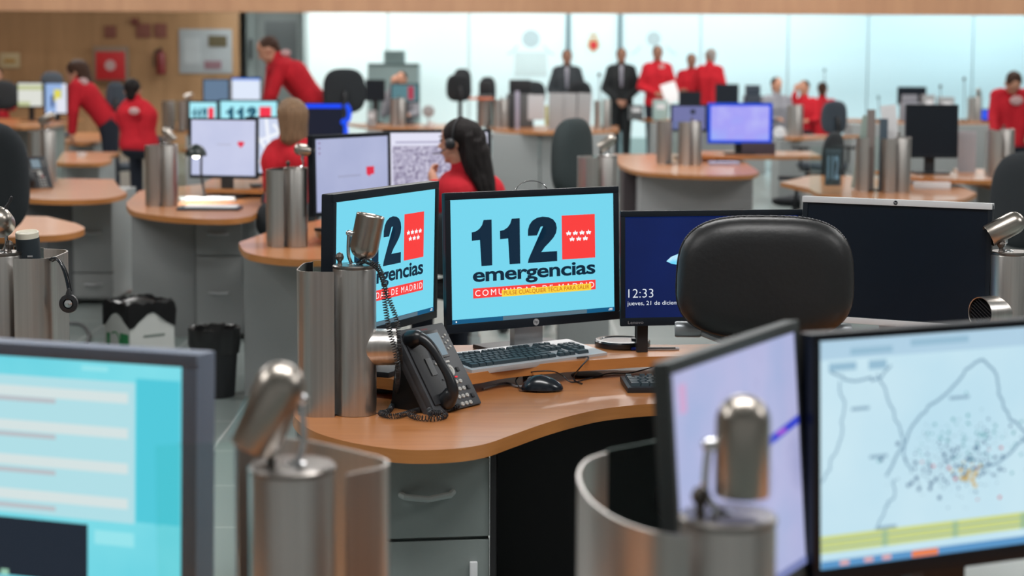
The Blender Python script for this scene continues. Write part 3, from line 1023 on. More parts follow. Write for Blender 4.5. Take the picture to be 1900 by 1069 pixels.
def link_mesh(name, me, parent, label=None):
    o = bpy.data.objects.new(name, me)
    COL.objects.link(o)
    o.parent = parent
    if label:
        o['label'] = label
    return o


def mesh_of(b, mats):
    o = b.build('tmp', mats)
    me = o.data
    bpy.data.objects.remove(o)
    return me


def column(label, base, yaw, lamp=None, nozzle=None, group='steel lamp columns on the desks', lr=.0315, ll=.105, knob=(-.033, -.015), z=DZ):
    """lamp: (offset of head centre from the column's top centre in world metres, axis from open end to dome in world, arm side offset)"""
    t = thing('lamp_column', label, 'desk lamp', (base[0], base[1], z), 0, group)
    link_mesh('column', shared('col', lambda: mesh_of(B().lathe([(CR - .002, 0), (CR, .001), (CR, CH - .003), (CR - .001, CH)], 48), STEEL)), t)
    link_mesh('cap', shared('cap', lambda: mesh_of(B().lathe([(CR, CH), (CR + .001, CH + .001), (CR + .001, CH + .005), (CR - .002, CH + .008), (.001, CH + .009)], 48), STEELD)), t)
    kb = B().lathe([(.007, 0), (.005, .004), (.005, .009), (.009, .014), (.010, .02), (.007, .027), (.001, .03)], 16, Matrix.Translation((knob[0], knob[1], CH + .008)))
    kb.build('knob', mat('bronze_knob', (.10, .085, .075), .4, .5), t)
    if nozzle:
        d = Vector(nozzle[0]).normalized()
        zc, ln, rr = nozzle[1:4]
        Mq = Matrix.Translation((0, 0, zc)) @ Vector((0, 0, 1)).rotation_difference(d).to_matrix().to_4x4()
        b = B()
        b.lathe([(rr, CR * .3), (rr, ln - .003), (rr - .001, ln), (rr - .003, ln - .001), (rr - .003, ln - .03)], 36, Mq)
        nz = b.build('side_nozzle', STEEL, t)
        b = B(Mq)
        b.lathe([(.001, ln - .022), (rr - .004, ln - .022), (rr - .004, ln - .02), (.001, ln - .018)], 30)
        for k in range(-3, 4):
            hh = math.sqrt(max(0, (rr - .004) ** 2 - (k * .008) ** 2))
            b.box((k * .008 - .001, -hh, ln - .02), (k * .008 + .001, hh, ln - .005))
        b.build('louvre', BLACK, nz)
    if lamp:
        off, ax, side = lamp
        off = Vector(off) + Vector((0, 0, CH))
        ax = Vector(ax).normalized()
        Mq = Matrix.Translation(off) @ Vector((0, 0, 1)).rotation_difference(ax).to_matrix().to_4x4()
        h2 = ll / 2
        pr = [(lr * .86, -h2 + .012), (lr * .90, -h2 + .003), (lr * .96, -h2), (lr, -h2 + .002), (lr, h2 - lr)]
        for i in range(1, 8):
            a = PI / 2 * i / 7
            pr.append((max(.0008, lr * math.cos(a)), h2 - lr + lr * math.sin(a)))
        hd = B().lathe(pr, 32, Mq).build('lamp_head', LAMPST, t)
        B().lathe([(.0008, -h2 + .03), (lr * .9, -h2 + .012), (lr * .86, -h2 + .011)], 24, Mq).build('lamp_glass', mat('lamp_glass', (.05, .05, .05), .2), hd)
        j = off + Vector(side)
        b = B()
        mid = Vector((j.x * 1.15, j.y, CH + (j.z - CH) * .45))
        foot = Vector((j.x * .35, j.y * .5, CH + .007))
        b.tube(smooth_path([foot, Vector((j.x * .8, j.y * .9, CH + (j.z - CH) * .22)), mid, j], 5), .0042, 10)
        b.lathe([(.014, 0), (.013, .003), (.005, .005)], 16, Matrix.Translation(foot))
        b.build('lamp_arm', CHROME, t)
        b = B()
        b.capsule(j, off + Vector(side) * .35, .0075, .006, 12)
        b.build('lamp_joint', CHROME, t)
    return t


def bin_(label, base, yaw, group='curved steel desk bins', flip=False, z=DZ, glass=True, path=None, gl=None):
    t = thing('desk_bin', label, 'desk organiser', (base[0], base[1], z), yaw, group)
    sx = -1 if flip else 1

    def wall():
        path_ = path or [(-.045, -.045), (-.09, -.046), (-.112, -.040), (-.128, -.024), (-.135, 0), (-.136, .03), (-.136, .10), (-.133, .14), (-.118, .17), (-.095, .185), (-.06, .19)]
        P_ = smooth_path([(x * sx, y, 0) for x, y in path_], 4)
        b = B()
        n_ = len(P_)
        V, F_ = [], []
        for k, p_ in enumerate(P_):
            tn = (P_[min(k + 1, n_ - 1)] - P_[max(k - 1, 0)]).normalized()
            nn = Vector((-tn.y, tn.x, 0)) * .0015
            V += [(p_.x + nn.x, p_.y + nn.y, 0), (p_.x - nn.x, p_.y - nn.y, 0), (p_.x - nn.x, p_.y - nn.y, CH - .004), (p_.x + nn.x, p_.y + nn.y, CH - .004)]
        for k in range(n_ - 1):
            a, c = 4 * k, 4 * k + 4
            F_ += [(a, a + 3, c + 3, c), (a + 3, a + 2, c + 2, c + 3), (a + 2, a + 1, c + 1, c + 2), (a, c, c + 1, a + 1)]
        F_ += [(0, 1, 2, 3), (4 * n_ - 4, 4 * n_ - 1, 4 * n_ - 2, 4 * n_ - 3)]
        b._add(V, F_, True)
        o = b.build('tmp', STEEL)
        me = o.data
        bpy.data.objects.remove(o)
        return me
    link_mesh('steel_wall', shared('binwall%d' % sx, wall) if not path else wall(), t)
    link_mesh('floor_plate', shared('binfloor%d' % sx, lambda: mesh_of(B().prism([(x * sx, y) for x, y in ((-.05, -.043), (-.11, -.038), (-.132, 0), (-.132, .13), (-.1, .18), (0, .2), (0.0, .06))], .002, .005), BLACK)), t)
    if gl:
        (a0, b0), (a1, b1) = gl
        B()._add([(a0, b0, .005), (a1, b1, .005), (a1, b1, CH - .002), (a0, b0, CH - .002), (a0, b0 + .005, .005), (a1, b1 + .005, .005), (a1, b1 + .005, CH - .002), (a0, b0 + .005, CH - .002)],
                 [(0, 1, 2, 3), (7, 6, 5, 4), (0, 4, 5, 1), (1, 5, 6, 2), (2, 6, 7, 3), (3, 7, 4, 0)]).build('glass_panel', GLASS, t)
    elif glass:
        link_mesh('glass_panel', shared('binglass%d' % sx, lambda: mesh_of(B()._add([(-.06 * sx, .19, .005), (.03 * sx, .235, .005), (.03 * sx, .235, CH - .002), (-.06 * sx, .19, CH - .002), (-.06 * sx, .195, .005), (.03 * sx, .24, .005), (.03 * sx, .24, CH - .002), (-.06 * sx, .195, CH - .002)],
                  [(0, 1, 2, 3), (7, 6, 5, 4), (0, 4, 5, 1), (1, 5, 6, 2), (2, 6, 7, 3), (3, 7, 4, 0)]), GLASS)), t)
    return t


def base_at(px, Y):
    q = atY(px, 300, Y)
    return (q.x, Y)


# focal column
cF = base_at(657, 4.25)
column('steel lamp column on the middle desk, in front of the left 112 screen', cF, 0,
       ((.028, -.005, .072), (-.20, 0, -1), (-.040, 0, .010)), ((1, .06, 0), .158, .099, .043), lr=.0335, ll=.108)
bin_('open curved steel bin on the middle desk left of the lamp column', (cF[0] + .002, cF[1] - .005), 0, path=[(-.045, -.045), (-.09, -.046), (-.112, -.040), (-.128, -.024), (-.135, 0), (-.136, .03), (-.136, .10), (-.133, .14), (-.118, .168)], gl=[(-.117, .170), (-.088, .182)])
# left edge column with bin, mug, headset
cE = base_at(-3, 4.5)
column('steel lamp column cut by the left frame edge beside the mug', cE, 0, ((.012, -.05, .088), (.15, -1, .25), (.005, .035, -.01)), lr=.034, ll=.10, knob=(.028, -.02))
t = bin_('steel bin holding the mug with headset hanging, at left edge', (cE[0], cE[1] - .005), 0, flip=True)
# right edge column
cD = base_at(1880, 4.62)
column('steel lamp column at right edge beside the silver-edged monitor', cD, 0, ((-.016, -.01, .070), (.88, 0, .48), (-.002, 0, -.038)), ((-.86, -.5, 0), .20, .10, .042), lr=.029, ll=.10, knob=(-.03, -.02))
# foreground left
cB = base_at(538, 2.13)
column('blurred steel lamp column in left foreground with lamp bent down', cB, 0, ((-.024, 0, .078), (.42, 0, .9), (.036, 0, .008)), lr=.030, ll=.110, knob=(-.025, .0))
bin_('blurred steel bin right of the left foreground column', (cB[0] - .0, cB[1] + .0), R(45), flip=True)
# foreground right
cC = base_at(1362, 1.90)
column('blurred steel lamp column in right foreground with upright lamp', cC, 0, ((.014, 0, .082), (0, 0, 1), (-.036, 0, 0)), lr=.029, ll=.108, knob=(-.03, .0))
t = bin_('blurred wide steel bin in right foreground before the lilac screen', (cC[0] + .0, cC[1] - .0), 0, path=[(-.045, -.045), (-.08, -.03), (-.115, .02), (-.14, .10), (-.150, .19), (-.148, .26), (-.135, .32), (-.11, .36)], gl=[(-.11, .36), (-.02, .44)])
# behind
cFb = base_at(549, 8.1)
column('steel lamp column with sideways lamp behind the left 112 screen', cFb, 0, ((.038, 0, .085), (-1, 0, .12), (-.01, 0, -.038)), lr=.027, ll=.095)
bin_('steel bin at the rounded desk end left of sideways lamp', (cFb[0], cFb[1]), R(-8))
cG = base_at(313, 10.3)
column('steel lamp column beside the brightly lit papers', cG, 0, ((.0, 0, .06), (-.55, 0, .75), (-.02, 0, -.02)), lr=.027, ll=.09)
tG = bin_('steel bin with white and black papers near the brightly lit desk', (cG[0], cG[1]), R(-5))
cI = base_at(1127, 9.25)
column('steel lamp column with tilted lamp right of the dark green chair', cI, 0, ((.0, 0, .072), (.75, 0, .62), (.005, 0, -.035)), lr=.028, ll=.10)
bin_('dull steel bin between green chair and tilted lamp column', (cI[0] - .01, cI[1]), 0)
cJ = base_at(1290, 14.6)
column('steel column left of the blue-bordered screen', cJ, 0)
bin_('steel bin on the curved desk left of the blue-bordered screen', (cJ[0], cJ[1]), R(-5))
bin_('steel bin with rounded side further left on the curved desk', (cJ[0] - .17, cJ[1] + .12), R(-20))
cK = base_at(1675, 11.7)
column('steel column beside binders on the broad right desk', cK, 0)
bin_('wide steel bin full of binders on the broad right desk', (cK[0], cK[1]), R(-6))
bin_('steel bin left of the binders on the broad right desk', (cK[0] - .16, cK[1] + .03), R(-20))
cL = base_at(1868, 13.2)
column('steel column at the far right beside the red-jacketed person', cL, 0)
bin_('steel bin at the far right beside the red-jacketed person', (cL[0], cL[1]), R(-5))
cM = base_at(935, 22.6)
column('far steel column behind the long-haired woman', cM, 0, scale if False else None)
bin_('far steel bin above the long-haired woman', (cM[0], cM[1]), R(-5))
bin_('far steel bin with orange folder above the long-haired woman', (cM[0] - .17, cM[1] + .05), R(-15))
cN = base_at(1125, 22.4)
column('far steel column in front of the man in black suit', cN, 0)
bin_('far steel bin holding pale sheets below the seated man in grey suit', (cN[0] - .02, cN[1]), R(-5))
cO = base_at(90, 12.2)
column('steel lamp column behind the left telephone', cO, 0, ((.0, 0, .085), (.8, 0, .45), (.0, 0, -.035)), lr=.030, ll=.12)
bin_('steel bin behind the left telephone', (cO[0], cO[1]), R(-5))
cH = base_at(352, 21.2)
column('far steel lamp column left of the bending man', cH, 0, ((.0, 0, .06), (.8, 0, .3), (.0, 0, -.03)))
bin_('far steel bin left of the bending man', (cH[0], cH[1]), R(-5))
bin_('second far steel bin left of the bending man', (cH[0] - .19, cH[1] + .02), R(-15))
cP = base_at(745, 23.0)
column('far steel column below the teal screen', cP, 0)
bin_('far steel bin below the teal screen', (cP[0], cP[1]), R(-5))
cQ = base_at(1812, 25.8)
column('far steel lamp column against the pale blue glass', cQ, 0, ((.0, 0, .07), (-.2, 0, .9), (.03, 0, 0)))
bin_('far steel bin against the pale blue glass', (cQ[0], cQ[1]), R(-5))
cR = base_at(1480, 20.3)
column('steel column right of the blue-bordered screen', cR, 0)
bin_('steel bin right of the blue-bordered screen', (cR[0] + .02, cR[1]), R(-5))

# ------------------------------------------------------------------ monitors
SZ = .783
mC = monitor('monitor', 'black monitor facing forward with cyan 112 picture, taskbar and yellow message', (.060, 4.862, 1.036), R(32.3), R(2), .518, .324, SZ, content_112, bez=(.017, .017, .019, .024), stand='silver', depth=.014, hump=.03)
lg = B(Matrix.Translation((0, 0, 1.036 - SZ)) @ Matrix.Rotation(-R(2), 4, 'X'))
lg.lathe([(.001, 0), (.009, 0), (.009, .0012), (.001, .0014)], 24, Matrix.Translation((.0, -.0040, -.174)) @ Matrix.Rotation(PI / 2, 4, 'X'))
badge = lg.build('round_badge', SILVER, mC)
lg = B(Matrix.Translation((0, 0, 1.036 - SZ)) @ Matrix.Rotation(-R(2), 4, 'X'))
text_fit(lg, 'hp', -.0055, -.1800, .0055, -.1680, -.0056, .0)
lg.build('badge_lettering', BEZEL, badge)
mL = monitor('monitor', 'black monitor turned sideways at left with cyan 112 picture partly hidden', (-.314, 4.565, 1.060), R(65.4), R(-1), .518, .324, SZ, lambda q_: content_112(q_, False), bez=(.016, .018, .020, .02), stand='col', depth=.03, hump=.035)
mLen = monitor('monitor', 'thin black monitor showing white clock 12:33 on dark blue', (.535, 4.86, 1.014), R(10), R(3), .477, .268, SZ, content_lock, bez=(.013, .013, .016, .022), depth=.014, hump=.02, stand='none')
lg = B(Matrix.Translation((0, 0, 1.014 - SZ)) @ Matrix.Rotation(-R(3), 4, 'X'))
text_fit(lg, 'Lenovo', -.232, -.150, -.190, -.1425, -.0046, .0)
lg.build('maker_lettering', mat('grey_lettering', (.25, .25, .27), .4), mLen)
# its round stand
B().box((-.20, .014, .0), (-.17, .03, .15), bev=.003).build('stand_bracket', BLACK, mLen)
q = at(1155, 629, SZ + .02)
st = thing('round_stand', 'round black weighted base with short pole under the clock monitor', 'stand', (q.x, q.y + .0, SZ))
B().lathe([(.001, 0), (.074, 0), (.076, .003), (.076, .015), (.073, .019), (.062, .0195), (.060, .017), (.001, .017)], 48).build('base', BLACKG, st)
nb = B().lathe([(.018, .018), (.018, .022), (.0085, .024), (.0085, .072), (.011, .074), (.011, .086), (.001, .086)], 20, Matrix.Translation((.042, .005, 0))).build('pole', BLACK, st)
B().lathe([(.001, 0), (.006, 0), (.006, .012), (.001, .014)], 12, Matrix.Translation((.05, .003, .058)) @ Matrix.Rotation(PI / 2, 4, 'Y')).build('clamp_knob', BLACK, nb)
# silver-edged switched-off monitor: top and bottom strips silver, sides black
mH = monitor('monitor', 'large switched-off monitor with silver top and bottom strips', (.995, 4.733, 1.040), R(-27.3), R(2), .474, .296, SZ, content_off, bez=(.014, .012, .014, .016), depth=.016, hump=.04, stand='silver')
Mh = Matrix.Translation((0, 0, 1.040 - SZ)) @ Matrix.Rotation(-R(2), 4, 'X')
B(Mh).box((-.2525, -.007, .148), (.2485, .018, .164), bev=.002).build('silver_top_strip', mat('pale_silver', (.62, .64, .66), .4, .1), mH)
B(Mh).box((-.2525, -.007, -.166), (.2485, .018, -.150), bev=.002).build('silver_bottom_strip', mat('pale_silver', (.62, .64, .66), .4, .1), mH)
bd = B(Mh).lathe([(.001, 0), (.0055, 0), (.0055, .001), (.001, .0012)], 20, Matrix.Translation((.0, -.007, .156)) @ Matrix.Rotation(PI / 2, 4, 'X')).build('round_badge', BEZEL, mH)
lg = B(Mh); text_fit(lg, 'hp', -.0034, .1525, .0034, .1595, -.0086, .0); lg.build('badge_lettering', SILVER, bd)
B(Mh).box((.218, -.0078, -.160), (.222, -.0068, -.157)).build('power_light', g8(60, 230, 80), mH)
# foreground screens
monitor('monitor', 'large blurred cyan form screen with blue-grey bezel at bottom left', (-.690, 2.517, .984), R(-18.8), R(2), .518, .324, DZ, content_form, bez=(.02, .0235, .0185, .02), depth=.05, hump=.03, mbez=BEZELB)
monitor('monitor', 'blurred lilac page screen turned sharply sideways in right foreground', (.278, 2.160, 1.064), R(60.2), R(4.3), .376, .301, DZ, content_webmap, bez=(.010, .012, .014, .022), depth=.018, hump=.0, mbez=mat('grey_green_bezel', (.035, .045, .047), .5))
monitor('monitor', 'large blurred pale blue map screen at bottom right', (.612, 2.415, 1.055), R(24.5), R(2.3), .474, .296, DZ, content_madrid, bez=(.012, .018, .010, .022), depth=.03, hump=.03, mbez=BEZEL)
# behind
monitor('monitor', 'monitor showing red speech-bubble logo on lavender behind the left 112 screen', (-.725, 8.30, 1.045), R(56), R(1), .518, .324, SZ, content_desktop, stand='col', bez=(.02, .02, .018, .02), depth=.03)
monitor('monitor', 'monitor with grey aerial city picture facing the long-haired woman', (-.371, 9.14, 1.036), R(17), R(3), .518, .324, SZ, content_citymap, bez=(.018, .018, .016, .02), depth=.03)
monitor('monitor', 'pale monitor with small red heart-shaped logo at centre left', (-1.73, 10.95, 1.03), R(-14), R(2), .41, .33, DZ, content_heart, depth=.03, bez=(.012, .012, .012, .02))
monitor('monitor', 'white street map monitor beside the blond person', (-1.47, 11.15, 1.035), R(14), R(2), .28, .33, SZ, content_streetmap, depth=.03, bez=(.012, .012, .012, .02))


def far_mon(label, x0, y0, x1, y1, Y, cont, dz=DZ, yaw=0, mb=None, **k):
    a, c = atY(x0, y0, Y), atY(x1, y1, Y)
    wd = (c.x - a.x) / max(.3, math.cos(yaw))
    return monitor('monitor', label, ((a.x + c.x) / 2, Y, (a.z + c.z) / 2), yaw, R(2), wd, a.z - c.z, dz, cont, bez=k.get('bez', (.018, .018, .016, .02)), depth=.03, mbez=mb)


def riser(m, z):       # screens that stand on an arm over low furniture
    pass


far_mon('far cyan 112 screen, left of the two behind the heart logo monitor', 352, 190, 402, 252, 16.5, content_112_far)
far_mon('far bright cyan 112 screen with red square behind the blond head', 409, 188, 514, 252, 16.6, content_112_far)
far_mon('far monitor with bright blue band right of the blond head', 567, 193, 634, 250, 16.4, content_blueband)
far_mon('far white screen with blue title bar below the bending man', 430, 145, 483, 190, 24.4, content_white)
far_mon('dim blue-grey screen beside the far steel columns', 378, 148, 424, 190, 24.5, content_bluegrey)
far_mon('far left small yellowish-white screen', 33, 154, 79, 197, 24.3, content_yellowish)
far_mon('far left small colourful screen beside the bending woman', 84, 155, 124, 210, 24.3, content_colour)
far_mon('bright periwinkle screen with vivid blue border', 1316, 193, 1430, 264, 15.3, content_blue, dz=SZ, mb=mat('vivid_blue_casing', (.01, .07, .55), .4), bez=(.012, .012, .012, .014))
far_mon('dull lilac monitor left of the blue-bordered screen', 1248, 197, 1308, 240, 15.6, content_dull)
far_mon('square switched-off black monitor at the right', 1686, 198, 1772, 288, 12.75, content_off, dz=SZ)
far_mon('far teal screen in front of the masked person', 727, 157, 775, 188, 23.5, lambda s: (s.bg(g8(88, 128, 136)), s.rects('red_square', [(.62, .1, .85, .9)], g8(170, 60, 80))), dz=DZ)
far_mon('small dark screen among far equipment under the men in red', 1262, 172, 1298, 195, 25.8, content_off)
far_mon('dark blue screen back right of the standing red group', 1330, 158, 1368, 196, 25.9, content_off)
far_mon('dark screen on the far desk against the pale glass', 1668, 163, 1716, 192, 26.2, content_off)
far_mon('small blue screen beside the red-jacketed person at right edge', 1815, 204, 1834, 222, 25.9, lambda s: (s.bg(g8(50, 90, 235))))
far_mon('dark far screen right of the black office chair', 680, 150, 712, 185, 23.9, content_off)

# blue curved light strip of the far chair-side device
p1 = [atY(642, 194, 16.4), atY(648, 205, 16.4), atY(646, 222, 16.4), atY(636, 226, 16.4), atY(642, 240, 16.4), at(640, 286, DZ)]
o = B().tube(smooth_path(p1, 5), .022, 10).build('light_strip', g8(20, 80, 245, 1.0))
o.location = (0, 0, 0)
tag(o, 'curved vivid blue light strip beside the blue-banded far monitor', 'light')


# ------------------------------------------------------------------ keyboard, mouse, phone, small things
def keyboard(label, loc, rz, rx, cols, body_m, key_m, W_=.456, D_=.165, rows=6, name='keyboard'):
    t = thing(name, label, 'keyboard', loc, rz)
    t.rotation_euler = (rx, 0, rz)
    B().box((-W_ / 2, -D_ / 2, 0), (W_ / 2, D_ / 2, .016), bev=.006).build('casing', body_m, t)
    me = {}

    def key(x0, y0, wk, hk=.0165):
        k_ = (round(wk, 4), round(hk, 4))
        if k_ not in me:
            b = B()
            zt, ins = .0245, .0022
            b._add([(0, 0, .014), (wk, 0, .014), (wk, hk, .014), (0, hk, .014), (ins, ins, zt), (wk - ins, ins, zt), (wk - ins, hk - ins * .8, zt), (ins, hk - ins * .8, zt)],
                   [(0, 3, 2, 1), (4, 5, 6, 7), (0, 1, 5, 4), (1, 2, 6, 5), (2, 3, 7, 6), (3, 0, 4, 7)])
            me[k_] = mesh_of(b, key_m)
        o_ = link_mesh('key', me[k_], t)
        o_.location = (x0, y0, 0)
    u = .0187
    x0 = -W_ / 2 + .010
    y = -D_ / 2 + .014
    rowsd = [
        [1.4, 1.2, 1.2, 6.1, 1.2, 1.2, 1.3, 1.4],
        [1.3] + [1] * 11 + [2.7],
        [1.7] + [1] * 12 + [1.3],
        [1.5] + [1] * 12 + [1.5],
        [1] * 13 + [2],
    ]
    for r_ in rowsd:
        x = x0
        for wk in r_:
            key(x, y, wk * u - .0015)
            x += wk * u
        y += u
    yf = y + .008
    key(x0, yf, u - .0015, .014)
    for g_ in range(3):
        for k in range(4):
            key(x0 + (1.9 + g_ * 4.4 + k) * u, yf, u - .0015, .014)
    xn = x0 + 15.5 * u
    for k in range(3):
        key(xn + k * u, yf, u - .0015, .014)
        key(xn + k * u, y - u, u - .0015)
        key(xn + k * u, y - 2 * u, u - .0015)
        key(xn + k * u, -D_ / 2 + .014, u - .0015)
    key(xn + u, -D_ / 2 + .014 + u, u - .0015)
    xn += 3.5 * u
    for r_ in range(4):
        for k in range(3):
            if len([c for c in t.children if c.name.startswith('key')]) < 99:
                key(xn + k * u, y - u - r_ * u, u - .0015)
    key(xn, -D_ / 2 + .014, 2 * u - .0015)
    return t


kb = keyboard('silver and black keyboard tilted on the raised shelf before the 112 screen', (.026, 4.715, SZ + .001), R(39), R(6), 0, SILVER, KEYM)
kb2 = keyboard('small black keyboard lying flat on the middle desk at right', (.505, 4.62, DZ + .001), R(4), R(2), 0, BLACK, KEYM, .44, .155)
q = at(1006, 727, DZ)
ms = thing('mouse', 'black computer mouse on the middle desk', 'mouse', (q.x, q.y + .01, DZ), R(8))
b = B()
k = bmesh.new(); bmesh.ops.create_uvsphere(k, u_segments=32, v_segments=20, radius=1)
for v in k.verts:
    x, y_, z_ = v.co
    hz = .036 * (1 - .25 * x) if z_ > 0 else .004
    v.co = Vector((x * .054 * 1.0, y_ * (.031 + .004 * x), (z_ * hz * (1 - .35 * max(0, -x) ** 2)) + .005))
k.verts.index_update()
b._add([v.co[:] for v in k.verts], [[v.index for v in f.verts] for f in k.faces], True); k.free()
b.build('shell', BLACKG, ms)
B().tube([(-.047, 0, .021), (-.03, 0, .033), (-.01, 0, .0395), (.0, 0, .041)], .0022, 8).build('button_seam', BLACK, ms)
B().lathe([(.001, -.003), (.008, -.003), (.008, .003), (.001, .003)], 16, Matrix.Translation((-.03, 0, .029)) @ Matrix.Rotation(PI / 2, 4, 'X')).build('scroll_wheel', GREYD, ms)


def cable(label, pts, r, m=BLACK, name='cable', cat='cable', sub=8):
    o_ = B().tube(smooth_path(pts, sub), r, 8).build(name, m)
    return tag(o_, label, cat)


cable('thin black mouse cable looping along the desk under the shelf', [at(966, 722, DZ + .008), at(957, 706, DZ + .004), at(975, 690, DZ + .03) - Vector((0, .02, 0)), at(1020, 685, DZ + .04) - Vector((0, .03, 0)), at(1042, 696, DZ + .02), at(1060, 709, DZ + .003), at(1090, 703, DZ + .003), at(1130, 693, DZ + .003), at(1170, 692, DZ + .003), at(1215, 680, DZ + .01)], .0017)
cable('black keyboard cable hanging over the shelf edge', [at(1070, 664, SZ + .004), at(1092, 663, SZ + .004), at(1078, 676, SZ - .002) - Vector((0, .03, 0)), at(1066, 694, DZ + .02) - Vector((0, .01, 0)), at(1066, 706, DZ + .004), at(1080, 712, DZ + .004)], .0020)
cable('grey network cable running from telephone under the shelf', [at(896, 722, DZ + .004), at(915, 716, DZ + .004), at(940, 711, DZ + .004), at(958, 717, DZ + .004), at(975, 716, DZ + .004)], .003, mat('grey_cable', (.16, .16, .17), .5))
o = B().lathe([(.001, 0), (.042, 0), (.044, .002), (.040, .005), (.001, .006)], 32, Matrix.Translation(at(1090, 700, DZ) + Vector((0, .02, .0005)))).build('cable_grommet', BLACK)
tag(o, 'round black cable grommet in the desk behind the mouse', 'cable grommet')
q = at(1219, 650, SZ)
pn = thing('pen', 'clear ballpoint pen with blue cap end lying on raised shelf', 'pen', (q.x, q.y, SZ + .004), R(4))
B().tube([(-.06, 0, 0), (.06, 0, 0)], .0038, 8).build('barrel', mat('clear_pen_plastic', (.6, .62, .68), .15), pn)
B().tube([(-.07, 0, 0), (-.058, 0, 0)], .0042, 8).build('end_plug', mat('pen_blue', (.02, .04, .4), .3), pn)
B().tube([(-.03, 0, .0005), (.05, 0, .0005)], .0039, 8).build('ink_tube', BLACK, pn)


def telephone(label, M_loc, yaw, tilt, s=.9, red=True):
    """face plate w x h, leaning back; local x right, z up the face"""
    t = thing('telephone', label, 'telephone', M_loc, yaw)
    w_, h_ = .20 * s, .25 * s
    M = Matrix.Rotation(-tilt, 4, 'X')        # face plane through the base front edge; top leans back (+Y)
    b = B(M)
    b.box((-w_ / 2, -.004, 0.002), (w_ / 2, .016, h_), bev=.006)
    b.box((-w_ / 2, .010, .01), (w_ / 2 - .01, .032, h_ - .02), bev=.008)
    b.build('body', PHON, t)
    top = M @ Vector((0, .025, h_ * .8))
    b = B()
    b.prism([(-.02, -.01), (top.y, 0)], 0, 1) if False else None
    for sx in (-1, 1):
        xx = sx * w_ * .36
        b._add([(xx - .008, .03, 0), (xx + .008, .03, 0), (xx + .008, top.y + .03, 0), (xx - .008, top.y + .03, 0),
                (xx - .008, .035, .03), (xx + .008, .035, .03), (xx + .008, top.y + .012, top.z), (xx - .008, top.y + .012, top.z)],
               [(0, 3, 2, 1), (4, 5, 6, 7), (0, 1, 5, 4), (1, 2, 6, 5), (2, 3, 7, 6), (3, 0, 4, 7)])
    b.box((-w_ * .36, top.y + .01, .0), (w_ * .36, top.y + .025, top.z * .6))
    b.build('stand', BLACK, t)
    # handset cradle recess and picture label
    B(M).box((-w_ / 2 + .008, -.009, h_ * .10), (-.028 * s, -.004, h_ * .92), bev=.003).build('cradle', BLACK, t)
    B(M).box((-w_ / 2 + .050 * s, -.011, h_ * .42), (-w_ / 2 + .072 * s, -.0085, h_ * .62)).build('name_card', mat('card_grey', (.10, .11, .12), .3), t)
    # handset
    pts = [(-.068 * s, -.014, h_ * .86), (-.066 * s, -.040, h_ * .80), (-.060 * s, -.052, h_ * .65), (-.056 * s, -.054, h_ * .48), (-.050 * s, -.052, h_ * .30), (-.046 * s, -.040, h_ * .16), (-.044 * s, -.014, h_ * .10)]
    b = B(M)
    sp = smooth_path(pts, 5)
    n_ = len(sp)
    b.tube(sp, .014, 14, rs=[(.020 - .008 * math.sin(PI * i / (n_ - 1))) * s for i in range(n_)])
    b.capsule((-.070 * s, -.012, h_ * .86), (-.070 * s, -.030, h_ * .84), .025 * s, .021 * s)
    b.capsule((-.044 * s, -.012, h_ * .12), (-.044 * s, -.030, h_ * .15), .025 * s, .021 * s)
    b.build('handset', mat('handset_black', (.012, .014, .017), .3), t)
    d = B(M).box((-.012 * s, -.0062, h_ * .60), (.060 * s, -.004, h_ * .93), bev=.001).build('display_frame', mat('display_frame_grey', (.02, .02, .022), .3), t)
    B(M).box((-.006 * s, -.0075, h_ * .625), (.054 * s, -.0055, h_ * .89)).build('display', g8(125, 142, 152), t)
    B(M).box((-.012 * s, -.0065, h_ * .535), (.048 * s, -.004, h_ * .56), bev=.0008).build('soft_key_strip', PHKEY, t)
    lw = B(M)
    text_fit(lw, 'AVAYA', -.002, h_ * .945, .022, h_ * .965, -.0045)
    lw.build('maker_lettering', mat('dull_red_print', (.30, .04, .05), .5), t)
    kx = .034 * s
    nb_ = B(M @ Matrix.Translation((.034 * s, -.004, h_ * .445)) @ Matrix.Rotation(PI / 2, 4, 'X'))
    nb_.lathe([(.001, .0025), (.006 * s, .003), (.0065 * s, .0012), (.008 * s, .0012), (.0085 * s, .003), (.0165 * s, .0025), (.0175 * s, 0)], 28)
    nb_.build('navigation_ring', PHKEY, t)
    kme = mesh_of(B().lathe([(.001, .0032), (.0055 * s, .0028), (.0062 * s, 0)], 16, Matrix.Rotation(PI / 2, 4, 'X')), PHKEY)
    for r_ in range(4):
        for c_ in range(3):
            o_ = link_mesh('number_key', kme, t)
            o_.matrix_local = M @ Matrix.Translation(((.020 + c_ * .0175) * s, -.004, h_ * (.305 - r_ * .085)))
    sme = mesh_of(B().lathe([(.001, .002), (.0032 * s, .002), (.0036 * s, 0)], 10, Matrix.Rotation(PI / 2, 4, 'X')), PHKEY)
    for r_ in range(3):
        for c_ in range(2):
            o_ = link_mesh('line_key', sme, t)
            o_.matrix_local = M @ Matrix.Translation(((.070 + c_ * .012) * s, -.004, h_ * (.83 - r_ * .07 + c_ * .02)))
    rme = mesh_of(B().box((-.006 * s, -.003, -.006 * s), (.006 * s, 0, .006 * s), bev=.001), BLACK)
    for (a_, c_) in ((-.014, .14), (-.014, .05), (.076, .12), (.066, .44), (.074, .22)):
        o_ = link_mesh('side_key', rme, t)
        o_.matrix_local = M @ Matrix.Translation((a_ * s, -.004, h_ * c_))
    B(M).box((.040 * s, -.0065, h_ * .352), (.050 * s, -.004, h_ * .367)).build('red_light', g8(235, 50, 60), t)
    B(M).box((-.012 * s, -.0055, h_ * .35), (.045 * s, -.004, h_ * .368)).build('status_strip', BLACK, t)
    return t


